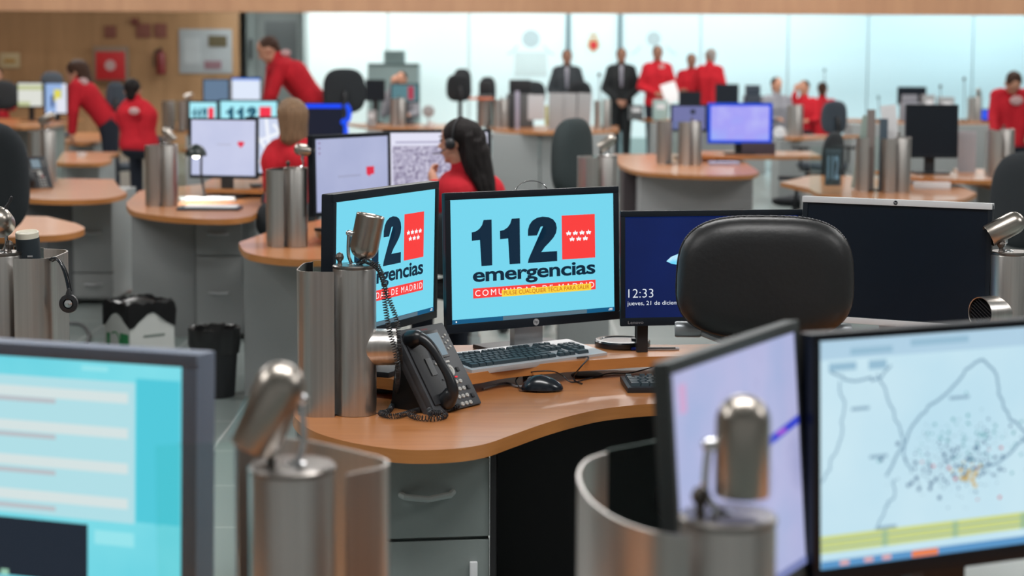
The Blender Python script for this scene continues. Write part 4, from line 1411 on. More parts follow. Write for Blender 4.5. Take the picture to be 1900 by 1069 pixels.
PH = telephone('black desk telephone with corded handset leaning back on the middle desk', (-.125, 4.295, DZ), R(54), R(33), .9)
q = at(72, 350, DZ)
PH2 = telephone('black telephone with lit display on the left cherry desk', (q.x, q.y, DZ), R(35), R(38), 1.0)


def coil(path, rc, pitch, rw, sub=10):
    P_ = smooth_path(path, sub)
    out = []
    L_ = 0
    prev = None
    # resample
    seg = [0]
    for i in range(1, len(P_)):
        seg.append(seg[-1] + (P_[i] - P_[i - 1]).length)
    tot = seg[-1]
    n_ = int(tot / pitch * 9)
    j = 0
    x = None
    for i in range(n_ + 1):
        d = tot * i / n_
        while j < len(seg) - 2 and seg[j + 1] < d:
            j += 1
        f = (d - seg[j]) / max(1e-9, seg[j + 1] - seg[j])
        p_ = P_[j].lerp(P_[j + 1], f)
        tn = (P_[j + 1] - P_[j]).normalized()
        x = tn.cross(Vector((.3, .9, .1))).normalized() if x is None else (x - tn * x.dot(tn)).normalized()
        y = tn.cross(x)
        a = 2 * PI * d / pitch
        out.append(p_ + (x * math.cos(a) + y * math.sin(a)) * rc)
    b = B()
    b.tube(out, rw, 5)
    return b


fy = 4.155
path = [atY(664, 491, 4.25), atY(678, 484, 4.22), atY(700, 497, 4.18), atY(712, 520, fy), atY(714, 560, fy), atY(722, 610, fy), atY(733, 650, fy), atY(738, 690, fy + .02), at(732, 740, DZ + .015), at(722, 762, DZ + .008), at(706, 767, DZ + .008), at(735, 772, DZ + .008), at(790, 758, DZ + .008), at(798, 768, DZ + .02)]
o = coil(path, .0056, .0062, .0013).build('coiled_cord', BLACK)
tag(o, 'coiled black headset cord hanging from the lamp column to the desk', 'coiled cord')
path = [atY(700, 489, 4.20), atY(710, 520, 4.17), atY(724, 560, 4.15), atY(737, 600, 4.15), atY(742, 650, 4.17), at(745, 700, DZ + .05), at(760, 738, DZ + .012), at(790, 742, DZ + .01), at(820, 744, DZ + .01), at(848, 752, DZ + .01), at(838, 757, DZ + .01), at(800, 752, DZ + .012)]
o = coil(path, .0050, .0060, .0013).build('coiled_cord', BLACK)
tag(o, 'second coiled black cord joining the telephone on the middle desk', 'coiled cord')
path = [at(760, 770, DZ + .008), at(775, 775, DZ + .008), at(800, 777, DZ + .008), at(822, 774, DZ + .008), at(825, 768, DZ + .008), at(800, 765, DZ + .02)]
o = coil(path, .0058, .0085, .0013).build('coiled_cord', BLACK)
tag(o, 'loose coiled black cord end lying at the desk front', 'coiled cord')
q = at(640, 769, DZ)
pl = thing('cable_plug', 'flat black headset plug lying on the desk before the steel column', 'plug', (q.x, q.y, DZ), R(-2))
B().box((-.028, -.006, 0), (.012, .006, .007), bev=.002).build('shell', BLACK, pl)
B().tube([(.012, 0, .0035), (.02, 0, .004), (.035, 0, .003), (.075, .003, .003), (.1, .0, .003)], .002, 8, rs=[.004, .003, .0016, .0012, .0012]).build('lead', BLACK, pl)
# silver ring headband behind centre monitor
hb = atY(986, 347, 4.96)
arc = [Vector((hb.x + .045 * math.cos(a), hb.y + .02 * math.cos(a), hb.z - .018 + .035 * math.sin(a))) for a in [PI * i / 16 for i in range(17)]]
arc = [Vector((arc[0].x, arc[0].y, hb.z - .08))] + arc + [Vector((arc[-1].x, arc[-1].y, hb.z - .08))]
hs = thing('headset', 'headset with thin silver headband hanging behind the central monitor', 'headset', (hb.x, hb.y, hb.z - .08))
B(Matrix.Translation(-Vector((hb.x, hb.y, hb.z - .08)))).tube(arc, .0017, 8).build('headband', CHROME, hs)
for sx in (-1, 1):
    B().lathe([(.001, -.008), (.024, -.008), (.026, 0), (.020, .008), (.001, .008)], 20, Matrix.Translation((sx * .045, sx * .02, -.01)) @ Matrix.Rotation(PI / 2, 4, 'Y')).build('ear_pad', BLACK, hs)
# mug and headset at left bin
q = atY(54, 470, 4.52)
mg = thing('mug', 'cream mug with dark sleeve standing in the left steel bin', 'mug', (q.x + .0, 4.55, DZ + .215))
mg.rotation_euler = (R(7), R(-2), 0)
B().lathe([(.001, 0), (.026, 0), (.028, .004), (.0285, .185), (.027, .187), (.025, .186), (.024, .184), (.001, .183)], 32).build('cup', CREAM, mg)
B().lathe([(.0285, .02), (.0292, .02), (.0292, .172), (.0285, .172)], 32).build('sleeve', mat('dark_slate_sleeve', (.018, .028, .036), .6), mg)
b = B(); b.box((.004, -.0300, .128), (.017, -.0285, .132)); b.build('name_tag', SILVER, mg)
B().box((-.022, -.022, -.208), (.028, .028, 0)).build('inner_stand', BLACK, mg)
hp = [atY(88, 488, 4.50), atY(94, 481, 4.47), atY(104, 480, 4.45), atY(114, 492, 4.44), atY(122, 514, 4.44), atY(127, 538, 4.44)]
q = atY(128, 563, 4.44)
hs = thing('headset', 'black headset hanging over the left steel bin by its band', 'headset', q)
B(Matrix.Translation(-q)).tube(smooth_path(hp, 5), .0035, 8).build('headband', BLACKG, hs)
B(Matrix.Translation(-q)).tube(smooth_path([p_ + Vector((.006, .006, -.004)) for p_ in hp], 5), .002, 8).build('wire', BLACK, hs)
ep = B().lathe([(.001, -.004), (.012, -.004), (.013, -.010), (.0225, -.008), (.0235, 0), (.020, .012), (.001, .013)], 28, Matrix.Rotation(PI / 2, 4, 'X') @ Matrix.Rotation(PI, 4, 'X')).build('ear_pad', BLACK, hs)
ep.location = (0, 0, 0)
B().lathe([(.001, -.002), (.0085, -.002), (.0095, 0), (.001, .001)], 20, Matrix.Translation((0, -.0085, 0)) @ Matrix.Rotation(PI / 2, 4, 'X')).build('metal_disc', CHROME, hs)
B().capsule((0, 0, .015), (.0, 0, .035), .011, .004).build('yoke', BLACK, hs)
# loop on top-left
cable('black curled cable rising above the lamp at the left edge', [atY(2, 400, 4.45), atY(10, 385, 4.45), atY(20, 372, 4.45), atY(21, 366, 4.45), atY(16, 378, 4.45), atY(9, 394, 4.45), atY(3, 402, 4.45)], .003)
# dark tablet-like pad and small box on desk between column and phone
q = at(716, 728, DZ)
o = B().box((-.05, -.035, 0), (.05, .035, .006), bev=.002).build('mouse_pad', mat('dark_pad', (.03, .035, .045), .5)); o.location = (q.x, q.y + .02, DZ + .001)
tag(o, 'small dark blue-grey pad behind the steel column', 'pad')
# ------------------------------------------------------------------ bins and box on the floor
q = at(392, 742, 0)
tb = thing('waste_bin', 'round black waste bin with shiny liner beside the grey desk end', 'waste bin', (q.x, q.y + .11, 0))
B().lathe([(.001, 0), (.092, 0), (.112, .30), (.116, .31), (.110, .312), (.09, .02), (.001, .015)], 32).build('bucket', BLACK, tb)
b = B()
pr = []
V, F_ = [], []
rn = random.Random(5)
N_ = 40
for (r_, z_, j_) in ((.113, .20, .002), (.119, .25, .004), (.122, .300, .003), (.118, .322, .006), (.106, .318, .006), (.098, .27, .01), (.07, .2, .012)):
    for i in range(N_):
        a = 2 * PI * i / N_
        rr = r_ + rn.uniform(-j_, j_)
        V.append((rr * math.cos(a), rr * math.sin(a), z_ + rn.uniform(-j_, j_)))
for k_ in range(6):
    for i in range(N_):
        j = (i + 1) % N_
        F_.append((k_ * N_ + i, k_ * N_ + j, (k_ + 1) * N_ + j, (k_ + 1) * N_ + i))
b._add(V, F_)
b.build('liner', BAG, tb)
q = atY(254, 590, 8.9)
rb = thing('recycling_box', 'white cardboard recycling box with green print and black liner', 'recycling box', (q.x - .02, 9.05, -.0), R(42))
B().box((-.125, -.125, 0), (.125, .125, .345)).build('carton', BOXW, rb)
b = B()
V, F_ = [], []
ring = []
for (sc_, z_) in ((1.03, .275), (1.05, .32), (1.02, .36), (.9, .368), (.82, .33)):
    for i in range(40):
        tt = i / 40 * 4
        sd, f = int(tt), tt - int(tt)
        c_ = [(-1, -1), (1, -1), (1, 1), (-1, 1), (-1, -1)]
        x = c_[sd][0] + (c_[sd + 1][0] - c_[sd][0]) * f
        y = c_[sd][1] + (c_[sd + 1][1] - c_[sd][1]) * f
        sag = -.035 * (1 if i % 10 else 0) * 0 + (.0 if sc_ != 1.03 else -.055 * (1 - abs(f - .5) * 2) if False else -.035 * math.cos(f * 2 * PI))
        V.append((x * .126 * sc_ + rn.uniform(-.003, .003), y * .126 * sc_ + rn.uniform(-.003, .003), z_ + sag + rn.uniform(-.008, .008)))
for k_ in range(4):
    for i in range(40):
        j = (i + 1) % 40
        F_.append((k_ * 40 + i, k_ * 40 + j, (k_ + 1) * 40 + j, (k_ + 1) * 40 + i))
b._add(V, F_)
b.ell((0, 0, .325), .11, .11, .05, 16)
b.build('liner', BAG, rb)
B().box((-.1265, .07, .13), (-.1252, .10, .20)).build('green_print', GREEN, rb)
B().box((-.1265, -.11, .12), (-.1252, -.03, .21), bev=.0004).build('green_print', GREEN, rb)
B().tube([(-.1255, .02 + .045 * math.cos(a), .16 + .05 * math.sin(a)) for a in [PI * .3 + PI * 1.3 * i / 14 for i in range(15)]], .004, 6).build('green_arc', GREEN, rb)
b = B(); b.box((-.05, -.1265, .19), (.07, -.1252, .202)); b.build('grey_print', mat('grey_print', (.2, .24, .22), .7), rb)
cable('dark strip painting the curved shadow on the floor behind the left desk', [at(118, 600, .01), at(150, 602, .01), at(165, 620, .01), at(160, 640, .01)], .01, GREYD)  # dark tube laid down as a curved floor shadow


# ------------------------------------------------------------------ chairs
def superell(b, W_, H_, D_, cz, n1=3.0, seg=40, rings=14, bow=0.02, taper=.06):
    """upholstered pad, front faces -Y"""
    V, F_ = [], []
    for k in range(rings + 1):
        a = -PI / 2 + PI * k / rings
        rr = abs(math.cos(a)) ** (.35)
        yy = math.sin(a) * D_ / 2
        for i in range(seg):
            t_ = 2 * PI * i / seg
            c, s_ = math.cos(t_), math.sin(t_)
            x = (abs(c) ** (2 / n1)) * (1 if c >= 0 else -1) * W_ / 2 * max(rr, .001)
            z = (abs(s_) ** (2 / n1)) * (1 if s_ >= 0 else -1) * H_ / 2 * max(rr, .001)
            x *= 1 + taper * (-z / H_)
            V.append((x, yy + bow * (x / (W_ / 2)) ** 2, cz + z))
    for k in range(rings):
        for i in range(seg):
            j = (i + 1) % seg
            F_.append((k * seg + i, k * seg + j, (k + 1) * seg + j, (k + 1) * seg + i))
    F_.append(tuple(range(seg - 1, -1, -1)))
    F_.append(tuple(range(rings * seg, rings * seg + seg)))
    b._add(V, F_, True)


def chair(label, loc, yaw, m=None, bw=.46, bh=.50, btop=1.0, arms=True, piping=False, bar=True, n1=3.0, bd=.07):
    """backrest pad faces the local -Y side with its outer shell (+Y is where the sitter looks)"""
    m = m or FABRICB
    t = thing('office_chair', label, 'office chair', (loc[0], loc[1], 0), yaw, 'office chairs around the desks')
    cz = btop - bh / 2
    b = B(Matrix.Translation((0, -.22, 0))); superell(b, bw, bh, bd, cz, n1); bk = b.build('backrest', m, t)
    if piping:
        b = B(Matrix.Translation((0, -.22, 0)))
        pts = []
        for i in range(120):
            a = 2 * PI * i / 120
            c, s_ = math.cos(a), math.sin(a)
            x = (abs(c) ** (2 / n1)) * (1 if c >= 0 else -1) * (bw / 2)
            z = (abs(s_) ** (2 / n1)) * (1 if s_ >= 0 else -1) * bh / 2
            x *= 1 + .06 * (-z / bh)
            pts.append(Vector((x, .012 + .02 * (x / (bw / 2)) ** 2, cz + z)))
        pts.append(pts[0])
        b.tube(pts, .003, 6); b.build('seam_piping', m, bk)
        b = B(Matrix.Translation((0, -.22, 0)))
        for i in range(0, 119):
            p_, q_ = pts[i], pts[i + 1]
            if p_.z > cz + bh * .28:
                b.tube([p_.lerp(q_, .2) + Vector((0, -.004, .0025)), p_.lerp(q_, .75) + Vector((0, -.001, .0028))], .0009, 4)
        b.build('stitching', THREAD, bk)
    B().tube(smooth_path(([(0, -.26, cz), (0, -.30, cz - bh * .3)] if bar else [(0, -.16, cz - bh * .6), (0, -.19, cz - bh * .9)]) + [(0, -.28, .50), (0, -.12, .42), (0, 0, .41)], 4), .022, 10).build('back_bar', BLACK, t)
    b = B(Matrix.Translation((0, .02, .47)) @ Matrix.Rotation(PI / 2, 4, 'X')); superell(b, .48, .46, .08, 0, 3.2); b.build('seat', m, t)
    B().lathe([(.001, .10), (.03, .10), (.03, .26), (.022, .26), (.022, .43), (.001, .43)], 20).build('gas_column', CHROME, t)
    if arms:
        for sx in (-1, 1):
            a = B().tube([(sx * .16, .0, .43), (sx * .27, .0, .44), (sx * .28, -.02, .55), (sx * .28, -.02, .66)], .014, 8).build('armrest', BLACK, t)
            B().box((sx * .28 - .035, -.14, .655), (sx * .28 + .035, .12, .685), bev=.01).build('arm_pad', BLACK, a)
    for i in range(5):
        a = 2 * PI * i / 5 + .3
        e_ = Vector((.29 * math.cos(a), .29 * math.sin(a), .075))
        lg_ = B().tube([(0, 0, .13), e_ * .5 + Vector((0, 0, .07)), e_], .02, 8, rs=[.026, .02, .014]).build('leg', BLACK, t)
        B().lathe([(.001, -.02), (.03, -.02), (.03, .02), (.001, .02)], 14, Matrix.Translation((e_.x, e_.y, .031)) @ Matrix.Rotation(a, 4, 'Z') @ Matrix.Rotation(PI / 2, 4, 'X')).build('caster', BLACK, lg_)
    return t


q = atY(1431, 500, 4.12)
CH = .345
ct = chair('black leather office chair with stitched back before the dark monitors', (q.x, q.y + .22), R(-3), LEATHER, bw=.400, bh=.278, btop=atY(1421, 403, 4.12).z, arms=False, piping=True, bar=False, n1=3.1, bd=.10)
zb = atY(1421, 620, 4.12).z
for sx in (-1, 1):
    B().lathe([(.001, -.03), (.017, -.03), (.0185, -.026), (.0185, .026), (.017, .03), (.001, .03)], 20, Matrix.Translation((sx * .172, -.16, zb)) @ Matrix.Rotation(PI / 2, 4, 'Y')).build('hinge_knob', mat('satin_grey', (.33, .35, .37), .35, .5), ct)
    B().tube([(sx * .15, -.16, zb), (sx * .06, -.19, zb - .03), (0, -.21, zb - .08)], .012, 8).build('bracket', mat('satin_grey', (.33, .35, .37), .35, .5), ct)
b = B(Matrix.Translation((0, -.2, 0))); superell(b, .30, .34, .06, zb - .21, 3); b.build('lumbar_pad', LEATHER, ct)


def far_chair(label, px, py_top, Y, yaw, m=FABRICB, **k):
    q_ = atY(px, py_top, Y)
    return chair(label, (q_.x, q_.y), yaw, m, btop=q_.z, **k)


far_chair('dark green fabric office chair seen from the side at centre', 1003, 217, 10.6, R(62), FABRICG, bw=.42, bh=.46, bd=.12, arms=False)
far_chair('black office chair with rounded back right of the bending man', 635, 127, 17.5, R(10), FABRICB, bw=.40, bh=.42)
far_chair('black office chair cut by the left frame edge', 5, 222, 8.6, R(-10), FABRICB, bw=.44, bh=.52, arms=False)
far_chair('black office chair at right edge below the red jacket', 1912, 277, 9.8, R(-10), FABRICB, bw=.44, bh=.52, arms=False)
far_chair('black office chair with armrest between curved and broad desks', 1500, 243, 14.2, R(60), FABRICB, bw=.42, bh=.5)
far_chair('dark blue office chair below the seated people at far right', 1530, 186, 19.0, R(20), FABRICN, bw=.30, bh=.34)
far_chair('blue-grey office chair behind the bending woman', 216, 152, 18.4, R(10), FABRICN, bw=.20, bh=.34, arms=False)
far_chair('dark far chair in the cluster above the aerial picture monitor', 845, 137, 24.2, R(15), FABRICB, bw=.34, bh=.36)
far_chair('second dark far chair of the cluster, right and taller', 868, 127, 25.2, R(-20), FABRICB, bw=.26, bh=.36)
far_chair('far blue-black chair top behind the colourful far-left screen', 103, 133, 26.0, R(0), FABRICN, bw=.34, bh=.40)
far_chair('far black chair below the black-suited man', 1075, 150, 24.6, R(0), FABRICB, bw=.32, bh=.4)
far_chair('far black chair at the left edge behind the bright screens', 5, 148, 25.8, R(0), FABRICB, bw=.55, bh=.42)
far_chair('small far black chair right of the dark cluster', 905, 142, 26.3, R(0), FABRICB, bw=.24, bh=.4)
far_chair('far dark chair left of the grey-suited seated man', 985, 150, 26.2, R(0), FABRICB, bw=.42, bh=.36)


# ------------------------------------------------------------------ people
def rm(b, m, name, parent, vox=.009, sm=4):
    """fuse the collected capsules into one continuous surface"""
    o_ = b.build('tmp', m)
    md = o_.modifiers.new('r', 'REMESH')
    md.mode = 'VOXEL'
    md.voxel_size = vox
    s_ = o_.modifiers.new('s', 'SMOOTH')
    s_.iterations = sm
    s_.factor = .5
    dg = bpy.context.evaluated_depsgraph_get()
    me = bpy.data.meshes.new_from_object(o_.evaluated_get(dg))
    me.name = name
    bpy.data.objects.remove(o_)
    for p_ in me.polygons:
        p_.use_smooth = True
    me.materials.clear()
    me.materials.append(m)
    r_ = bpy.data.objects.new(name, me)
    COL.objects.link(r_)
    r_.parent = parent
    return r_


def person(label, J, face, top, legs_m, hair, hstyle='short', skin=None, vox=.012, s=1.0, seated=None, group=None, shirt=None, up=None, mark=None, facial=False):
    """J: joints in world metres. face: direction the face looks. up: head axis"""
    skin = skin or SKIN
    J = {k_: Vector(v) for k_, v in J.items()}
    face = Vector(face).normalized()
    up = Vector(up or (0, 0, 1)).normalized()
    sidev = face.cross(up).normalized()          # person's right
    face = up.cross(sidev).normalized()
    pel, che, nek, hd = J['pel'], J['che'], J['nek'], J['hd']
    ls, rs_ = J['ls'], J['rs']
    across = (rs_ - ls).normalized()
    if 'lh' not in J:
        J['lh'], J['rh'] = pel - across * .085 * s, pel + across * .085 * s
    if seated:
        fw = Vector(seated).normalized()
        for q_ in 'lr':
            sg = -1 if q_ == 'l' else 1
            J.setdefault(q_ + 'k', J[q_ + 'h'] + fw * .40 + across * sg * .03)
            J.setdefault(q_ + 'a', Vector((J[q_ + 'k'].x, J[q_ + 'k'].y, .09)) + fw * .04)
    else:
        for q_ in 'lr':
            J.setdefault(q_ + 'k', Vector((J[q_ + 'h'].x, J[q_ + 'h'].y, pel.z * .52)))
            J.setdefault(q_ + 'a', Vector((J[q_ + 'h'].x, J[q_ + 'h'].y, .09)))
    org = Vector((pel.x, pel.y, 0))
    t = thing('person', label, 'person', org, 0, group)
    T = Matrix.Translation(-org)

    def torso(b, e):
        wv = across * .075 * s
        for sg in (-1, 1):
            b.capsule(pel + wv * sg, pel.lerp(che, .5) + wv * sg * .8, .095 * s + e, .088 * s + e)
            b.capsule(pel.lerp(che, .5) + wv * sg * .8, che + wv * sg * 1.1, .088 * s + e, .10 * s + e)
            b.capsule(che + wv * sg * 1.1, (ls if sg < 0 else rs_).lerp(nek, .25), .095 * s + e, .055 * s + e)
        b.capsule(ls, rs_, .055 * s + e, .055 * s + e)
        b.capsule(che, nek, .09 * s + e, .055 * s + e)

    def arm(b, q_, e, to=1.0):
        S, E, W_ = J[q_ + 's'], J[q_ + 'e'], J[q_ + 'w']
        b.capsule(S, E, .052 * s + e, .041 * s + e)
        W2 = E.lerp(W_, to)
        b.capsule(E, W2, .040 * s + e, .029 * s + e)

    def leg(b, q_, e, to=1.0):
        H_, K, A = J[q_ + 'h'], J[q_ + 'k'], J[q_ + 'a']
        b.capsule(H_, K, .085 * s + e, .056 * s + e)
        b.capsule(K, K.lerp(A, to), .056 * s + e, .040 * s + e)
    # body: one continuous surface
    b = B(T)
    torso(b, 0)
    b.capsule(nek, hd - up * .06 * s, .058 * s, .055 * s)
    hM = Matrix((sidev, face, up)).transposed().to_4x4()
    b.ell(hd + up * .02 * s, .072 * s, .092 * s, .092 * s, 20, hM)
    b.ell(hd - up * .045 * s + face * .022 * s, .055 * s, .066 * s, .062 * s, 18, hM)
    b.capsule(hd - up * .005 * s + face * .082 * s, hd - up * .028 * s + face * .102 * s, .008 * s, .013 * s, 8)
    b.ell(hd - up * .062 * s + face * .080 * s, .022 * s, .010 * s, .010 * s, 10, hM)
    b.ell(hd - up * .10 * s + face * .062 * s, .022 * s, .016 * s, .014 * s, 10, hM)
    for sg in (-1, 1):
        b.ell(hd + sidev * sg * .074 * s - up * .01 * s, .010 * s, .020 * s, .030 * s, 10, hM)
    for q_ in 'lr':
        arm(b, q_, 0)
        leg(b, q_, 0)
        E, W_ = J[q_ + 'e'], J[q_ + 'w']
        d = (W_ - E).normalized()
        sd = d.cross(face if abs(d.dot(face)) < .85 else up).normalized()
        nn = d.cross(sd).normalized()
        palm = W_ + d * .085 * s
        b.capsule(W_ + d * .01, palm - d * .02 + sd * .012, .026 * s, .024 * s)
        b.capsule(W_ + d * .01, palm - d * .02 - sd * .012, .026 * s, .024 * s)
        for fi, (o_, L_) in enumerate(((-.030, .050), (-.011, .066), (.011, .062), (.029, .048))):
            p0 = palm + sd * o_ * s - d * .005
            p1 = p0 + (d * .85 + nn * .3).normalized() * L_ * .55 * s
            p2 = p1 + (d * .45 + nn * .9).normalized() * L_ * .5 * s
            b.capsule(p0, p1, .010 * s, .009 * s, 8)
            b.capsule(p1, p2, .009 * s, .0075 * s, 8)
        tb_ = W_ + d * .03 - sd * .024
        b.capsule(tb_, tb_ - sd * .028 + d * .025 + nn * .01, .012 * s, .010 * s, 8)
        b.capsule(tb_ - sd * .028 + d * .025 + nn * .01, tb_ - sd * .032 + d * .055 + nn * .02, .010 * s, .008 * s, 8)
        A = J[q_ + 'a']
        ff = Vector(seated) if seated else Vector((face.x, face.y, 0))
        ff = ff.normalized() if ff.length > .1 else Vector((0, -1, 0))
        b.capsule(A, A + ff * .14 - Vector((0, 0, .045)), .042, .032)
    rm(b, skin, 'body', t, vox)
    # clothing
    b = B(T)
    torso(b, .016)
    for q_ in 'lr':
        arm(b, q_, .014, .94)
    b.capsule(pel - across * .07, pel + across * .07, .115 * s, .115 * s)
    b.capsule(nek - (nek - che).normalized() * .02, nek + (hd - nek).normalized() * .03, .072 * s, .066 * s)
    rm(b, top, 'jacket', t, vox)
    b = B(T)
    b.capsule(pel - across * .07 - Vector((0, 0, .03)), pel + across * .07 - Vector((0, 0, .03)), .105 * s, .105 * s)
    for q_ in 'lr':
        leg(b, q_, .016, .96)
    rm(b, legs_m, 'trousers', t, vox)
    for q_ in 'lr':
        A = J[q_ + 'a']
        ff = Vector(seated) if seated else Vector((face.x, face.y, 0))
        ff = ff.normalized() if ff.length > .1 else Vector((0, -1, 0))
        b = B(T)
        b.capsule(A - Vector((0, 0, .03)), A + ff * .15 - Vector((0, 0, .042)), .052, .042)
        b.box(A - Vector((.03, .03, .088)) , A + Vector((.03, .03, 0)))
        rm(b, BLACK, 'shoe', t, .014, 2)
    # hair
    b = B(T)
    hc = hd + up * .030 * s - face * .014 * s
    if hstyle == 'long':
        b.ell(hc, .086 * s, .100 * s, .092 * s, 20, hM)
        bk = hd - face * .085 * s
        b.capsule(hc - face * .03, bk - up * .10 * s, .082 * s, .074 * s)
        b.capsule(bk - up * .06 * s, bk - up * .22 * s - face * .03, .080 * s, .076 * s)
        b.capsule(bk - up * .20 * s - face * .03, bk - up * .36 * s - face * .07, .074 * s, .030 * s)
        rs2 = random.Random(2)
        for k_ in range(46):
            an = rs2.uniform(-1.5, 1.5)
            rad = lambda q: (sidev * math.sin(an) * q * s - face * math.cos(an) * q * s)
            wv_ = rs2.uniform(-.012, .012)
            p0 = bk + face * .03 * s + up * rs2.uniform(-.02, .05) * s + rad(.082)
            pts_ = [p0, p0 - up * .10 * s + rad(.006) + sidev * wv_, bk - up * .22 * s - face * .02 + rad(.078) - sidev * wv_, bk - up * rs2.uniform(.28, .40) * s - face * .05 + rad(.05 + wv_)]
            b.tube(smooth_path(pts_, 4), .008, 6)
    elif hstyle == 'bob':
        b.ell(hc, .086 * s, .100 * s, .090 * s, 20, hM)
        bk = hd - face * .045 * s
        b.capsule(bk + up * .02, bk - up * .11 * s, .088 * s, .075 * s)
        for sg in (-1, 1):
            b.capsule(hc + sidev * sg * .06 - face * .01, bk + sidev * sg * .05 - up * .12 * s, .035 * s, .035 * s)
    elif hstyle == 'tail':
        b.ell(hc, .082 * s, .098 * s, .086 * s, 20, hM)
        b.capsule(hc - face * .08 * s, hc - face * .14 * s - up * .02, .04 * s, .035 * s)
        b.capsule(hc - face * .14 * s - up * .02, hc - face * .17 * s - up * .14 * s, .036 * s, .02 * s)
    else:
        b.ell(hc + up * .004, .078 * s, .094 * s, .082 * s, 20, hM)
        b.capsule(hd - face * .05 * s, hd - face * .055 * s - up * .05 * s, .052 * s, .045 * s)
    rm(b, hair, 'hair', t, vox * .8)
    if facial:
        for sg in (-1, 1):
            B(T).ell(hd + sidev * sg * .030 * s + face * .086 * s + up * .004, .011 * s, .006 * s, .007 * s, 10, hM).build('eye', mat('dark_eye', (.03, .02, .015), .2), t)
            B(T).ell(hd + sidev * sg * .030 * s + face * .089 * s + up * .022, .018 * s, .005 * s, .004 * s, 10, hM).build('eyebrow', hair, t)
        B(T).ell(hd - up * .064 * s + face * .088 * s, .020 * s, .006 * s, .006 * s, 10, hM).build('lips', mat('lips', (.30, .07, .06), .4), t)
    if shirt:
        fc = Vector((face.x, face.y, 0)).normalized()
        b = B(T)
        b.capsule(nek + fc * .045 - Vector((0, 0, .02)), che + fc * .105 - Vector((0, 0, .06)), .035, .022)
        rm(b, SHIRT, 'shirt', t, .01, 1)
        b = B(T)
        b.capsule(nek + fc * .075 - Vector((0, 0, .03)), che + fc * .125 - Vector((0, 0, .12)), .013, .020)
        b.build('tie', TIE, t)
    if mark is not None:
        q_ = mark
        mk = B(T)
        mk.ell(q_[0], q_[1], q_[1] * .35, q_[1] * .7, 12)
        mk.build('jacket_print', mat('pale_pink_print', (0.55, 0.35, 0.35), .6), t)
    return t


A = atY
# 1 long-haired woman with headset, seated, facing left towards the screens
Y = 8.55
hd_ = A(851, 262, Y)
J = dict(hd=hd_, nek=A(862, 312, Y + .02), che=A(872, 362, Y + .0), pel=A(880, 470, Y + .02), ls=A(832, 352, Y - .03), rs=A(906, 352, Y + .10),
         le=A(815, 392, Y + .02), lw=A(806, 345, Y + .12), re=A(905, 430, Y + .25), rw=A(850, 440, Y + .38))
W1 = person('seated woman with long black hair and headset in red fleece', J, (-.97, .22, -.06), RED, NAVY, HBLK, 'long', SKIN, .008, .92, seated=(-.4, .9, 0), facial=True)
hm = thing('headset', 'thin headset on the long black hair of the seated woman', 'headset', hd_)
sv = Vector((-.90, .42, 0)).normalized()
sd_ = Vector((sv.y, -sv.x, 0))
arc = [sd_ * (.084 * math.cos(a)) + Vector((0, 0, .10 * math.sin(a) + .015)) - sv * .01 for a in [PI * i / 14 for i in range(15)]]
B().tube(arc, .004, 8).build('headband', BLACK, hm)
near = -sd_ if sd_.y > 0 else sd_
for sg in (near, -near):
    B().ell(sg * .088 + Vector((0, 0, -.01)), .026, .026, .028, 14).build('ear_pad', BLACK, hm)
B().tube([near * .095 + Vector((0, 0, -.02)), near * .085 + sv * .06 + Vector((0, 0, -.055)), near * .04 + sv * .115 + Vector((0, 0, -.06))], .003, 6).build('microphone_boom', BLACK, hm)

# 2 blond person seen from behind
Y = 10.2
J = dict(hd=A(539, 218, Y), nek=A(538, 262, Y), che=A(540, 300, Y), pel=A(545, 380, Y), ls=A(512, 284, Y + .05), rs=A(566, 280, Y - .05),
         le=A(504, 330, Y + .12), lw=A(500, 345, Y + .35), re=A(585, 330, Y + .05), rw=A(570, 350, Y + .3))
person('blond person in red jacket seen from behind at the street map screen', J, (-.55, .83, -.05), RED, NAVY, HBLD, 'bob', SKIN, .010, .95, seated=(-.2, .95, 0))
chair('grey-black office chair under the blond person', (J['pel'].x, J['pel'].y - .1), 0, FABRICB, bw=.34, bh=.22, btop=.80, arms=False)
chair('black office chair under the long-haired woman', (A(880, 470, 8.57).x, 8.60), R(-20), FABRICB, bw=.40, bh=.30, btop=.86, arms=False)

# 3 man bending over the desk
Y = 17.6
J = dict(hd=A(498, 92, Y), nek=A(520, 112, Y), che=A(543, 138, Y), pel=A(590, 200, Y), ls=A(508, 128, Y + .12), rs=A(522, 122, Y - .16),
         le=A(500, 170, Y + .15), lw=A(492, 205, Y + .2), re=A(505, 175, Y - .2), rw=A(492, 212, Y - .15))
J['lk'] = A(600, 280, Y + .1); J['rk'] = A(604, 280, Y - .1)
J['la'] = Vector((J['lk'].x + .08, Y + .1, .09)); J['ra'] = Vector((J['rk'].x + .1, Y - .1, .09))
person('man in red fleece bending forward over a desk at centre left', J, (-.75, -.15, -.55), RED, NAVY, HBRN, 'short', SKIN, .012, 1.12, up=(-.45, 0, .9), mark=(A(528, 98, Y) + Vector((.02, -.08, .0)), .05))

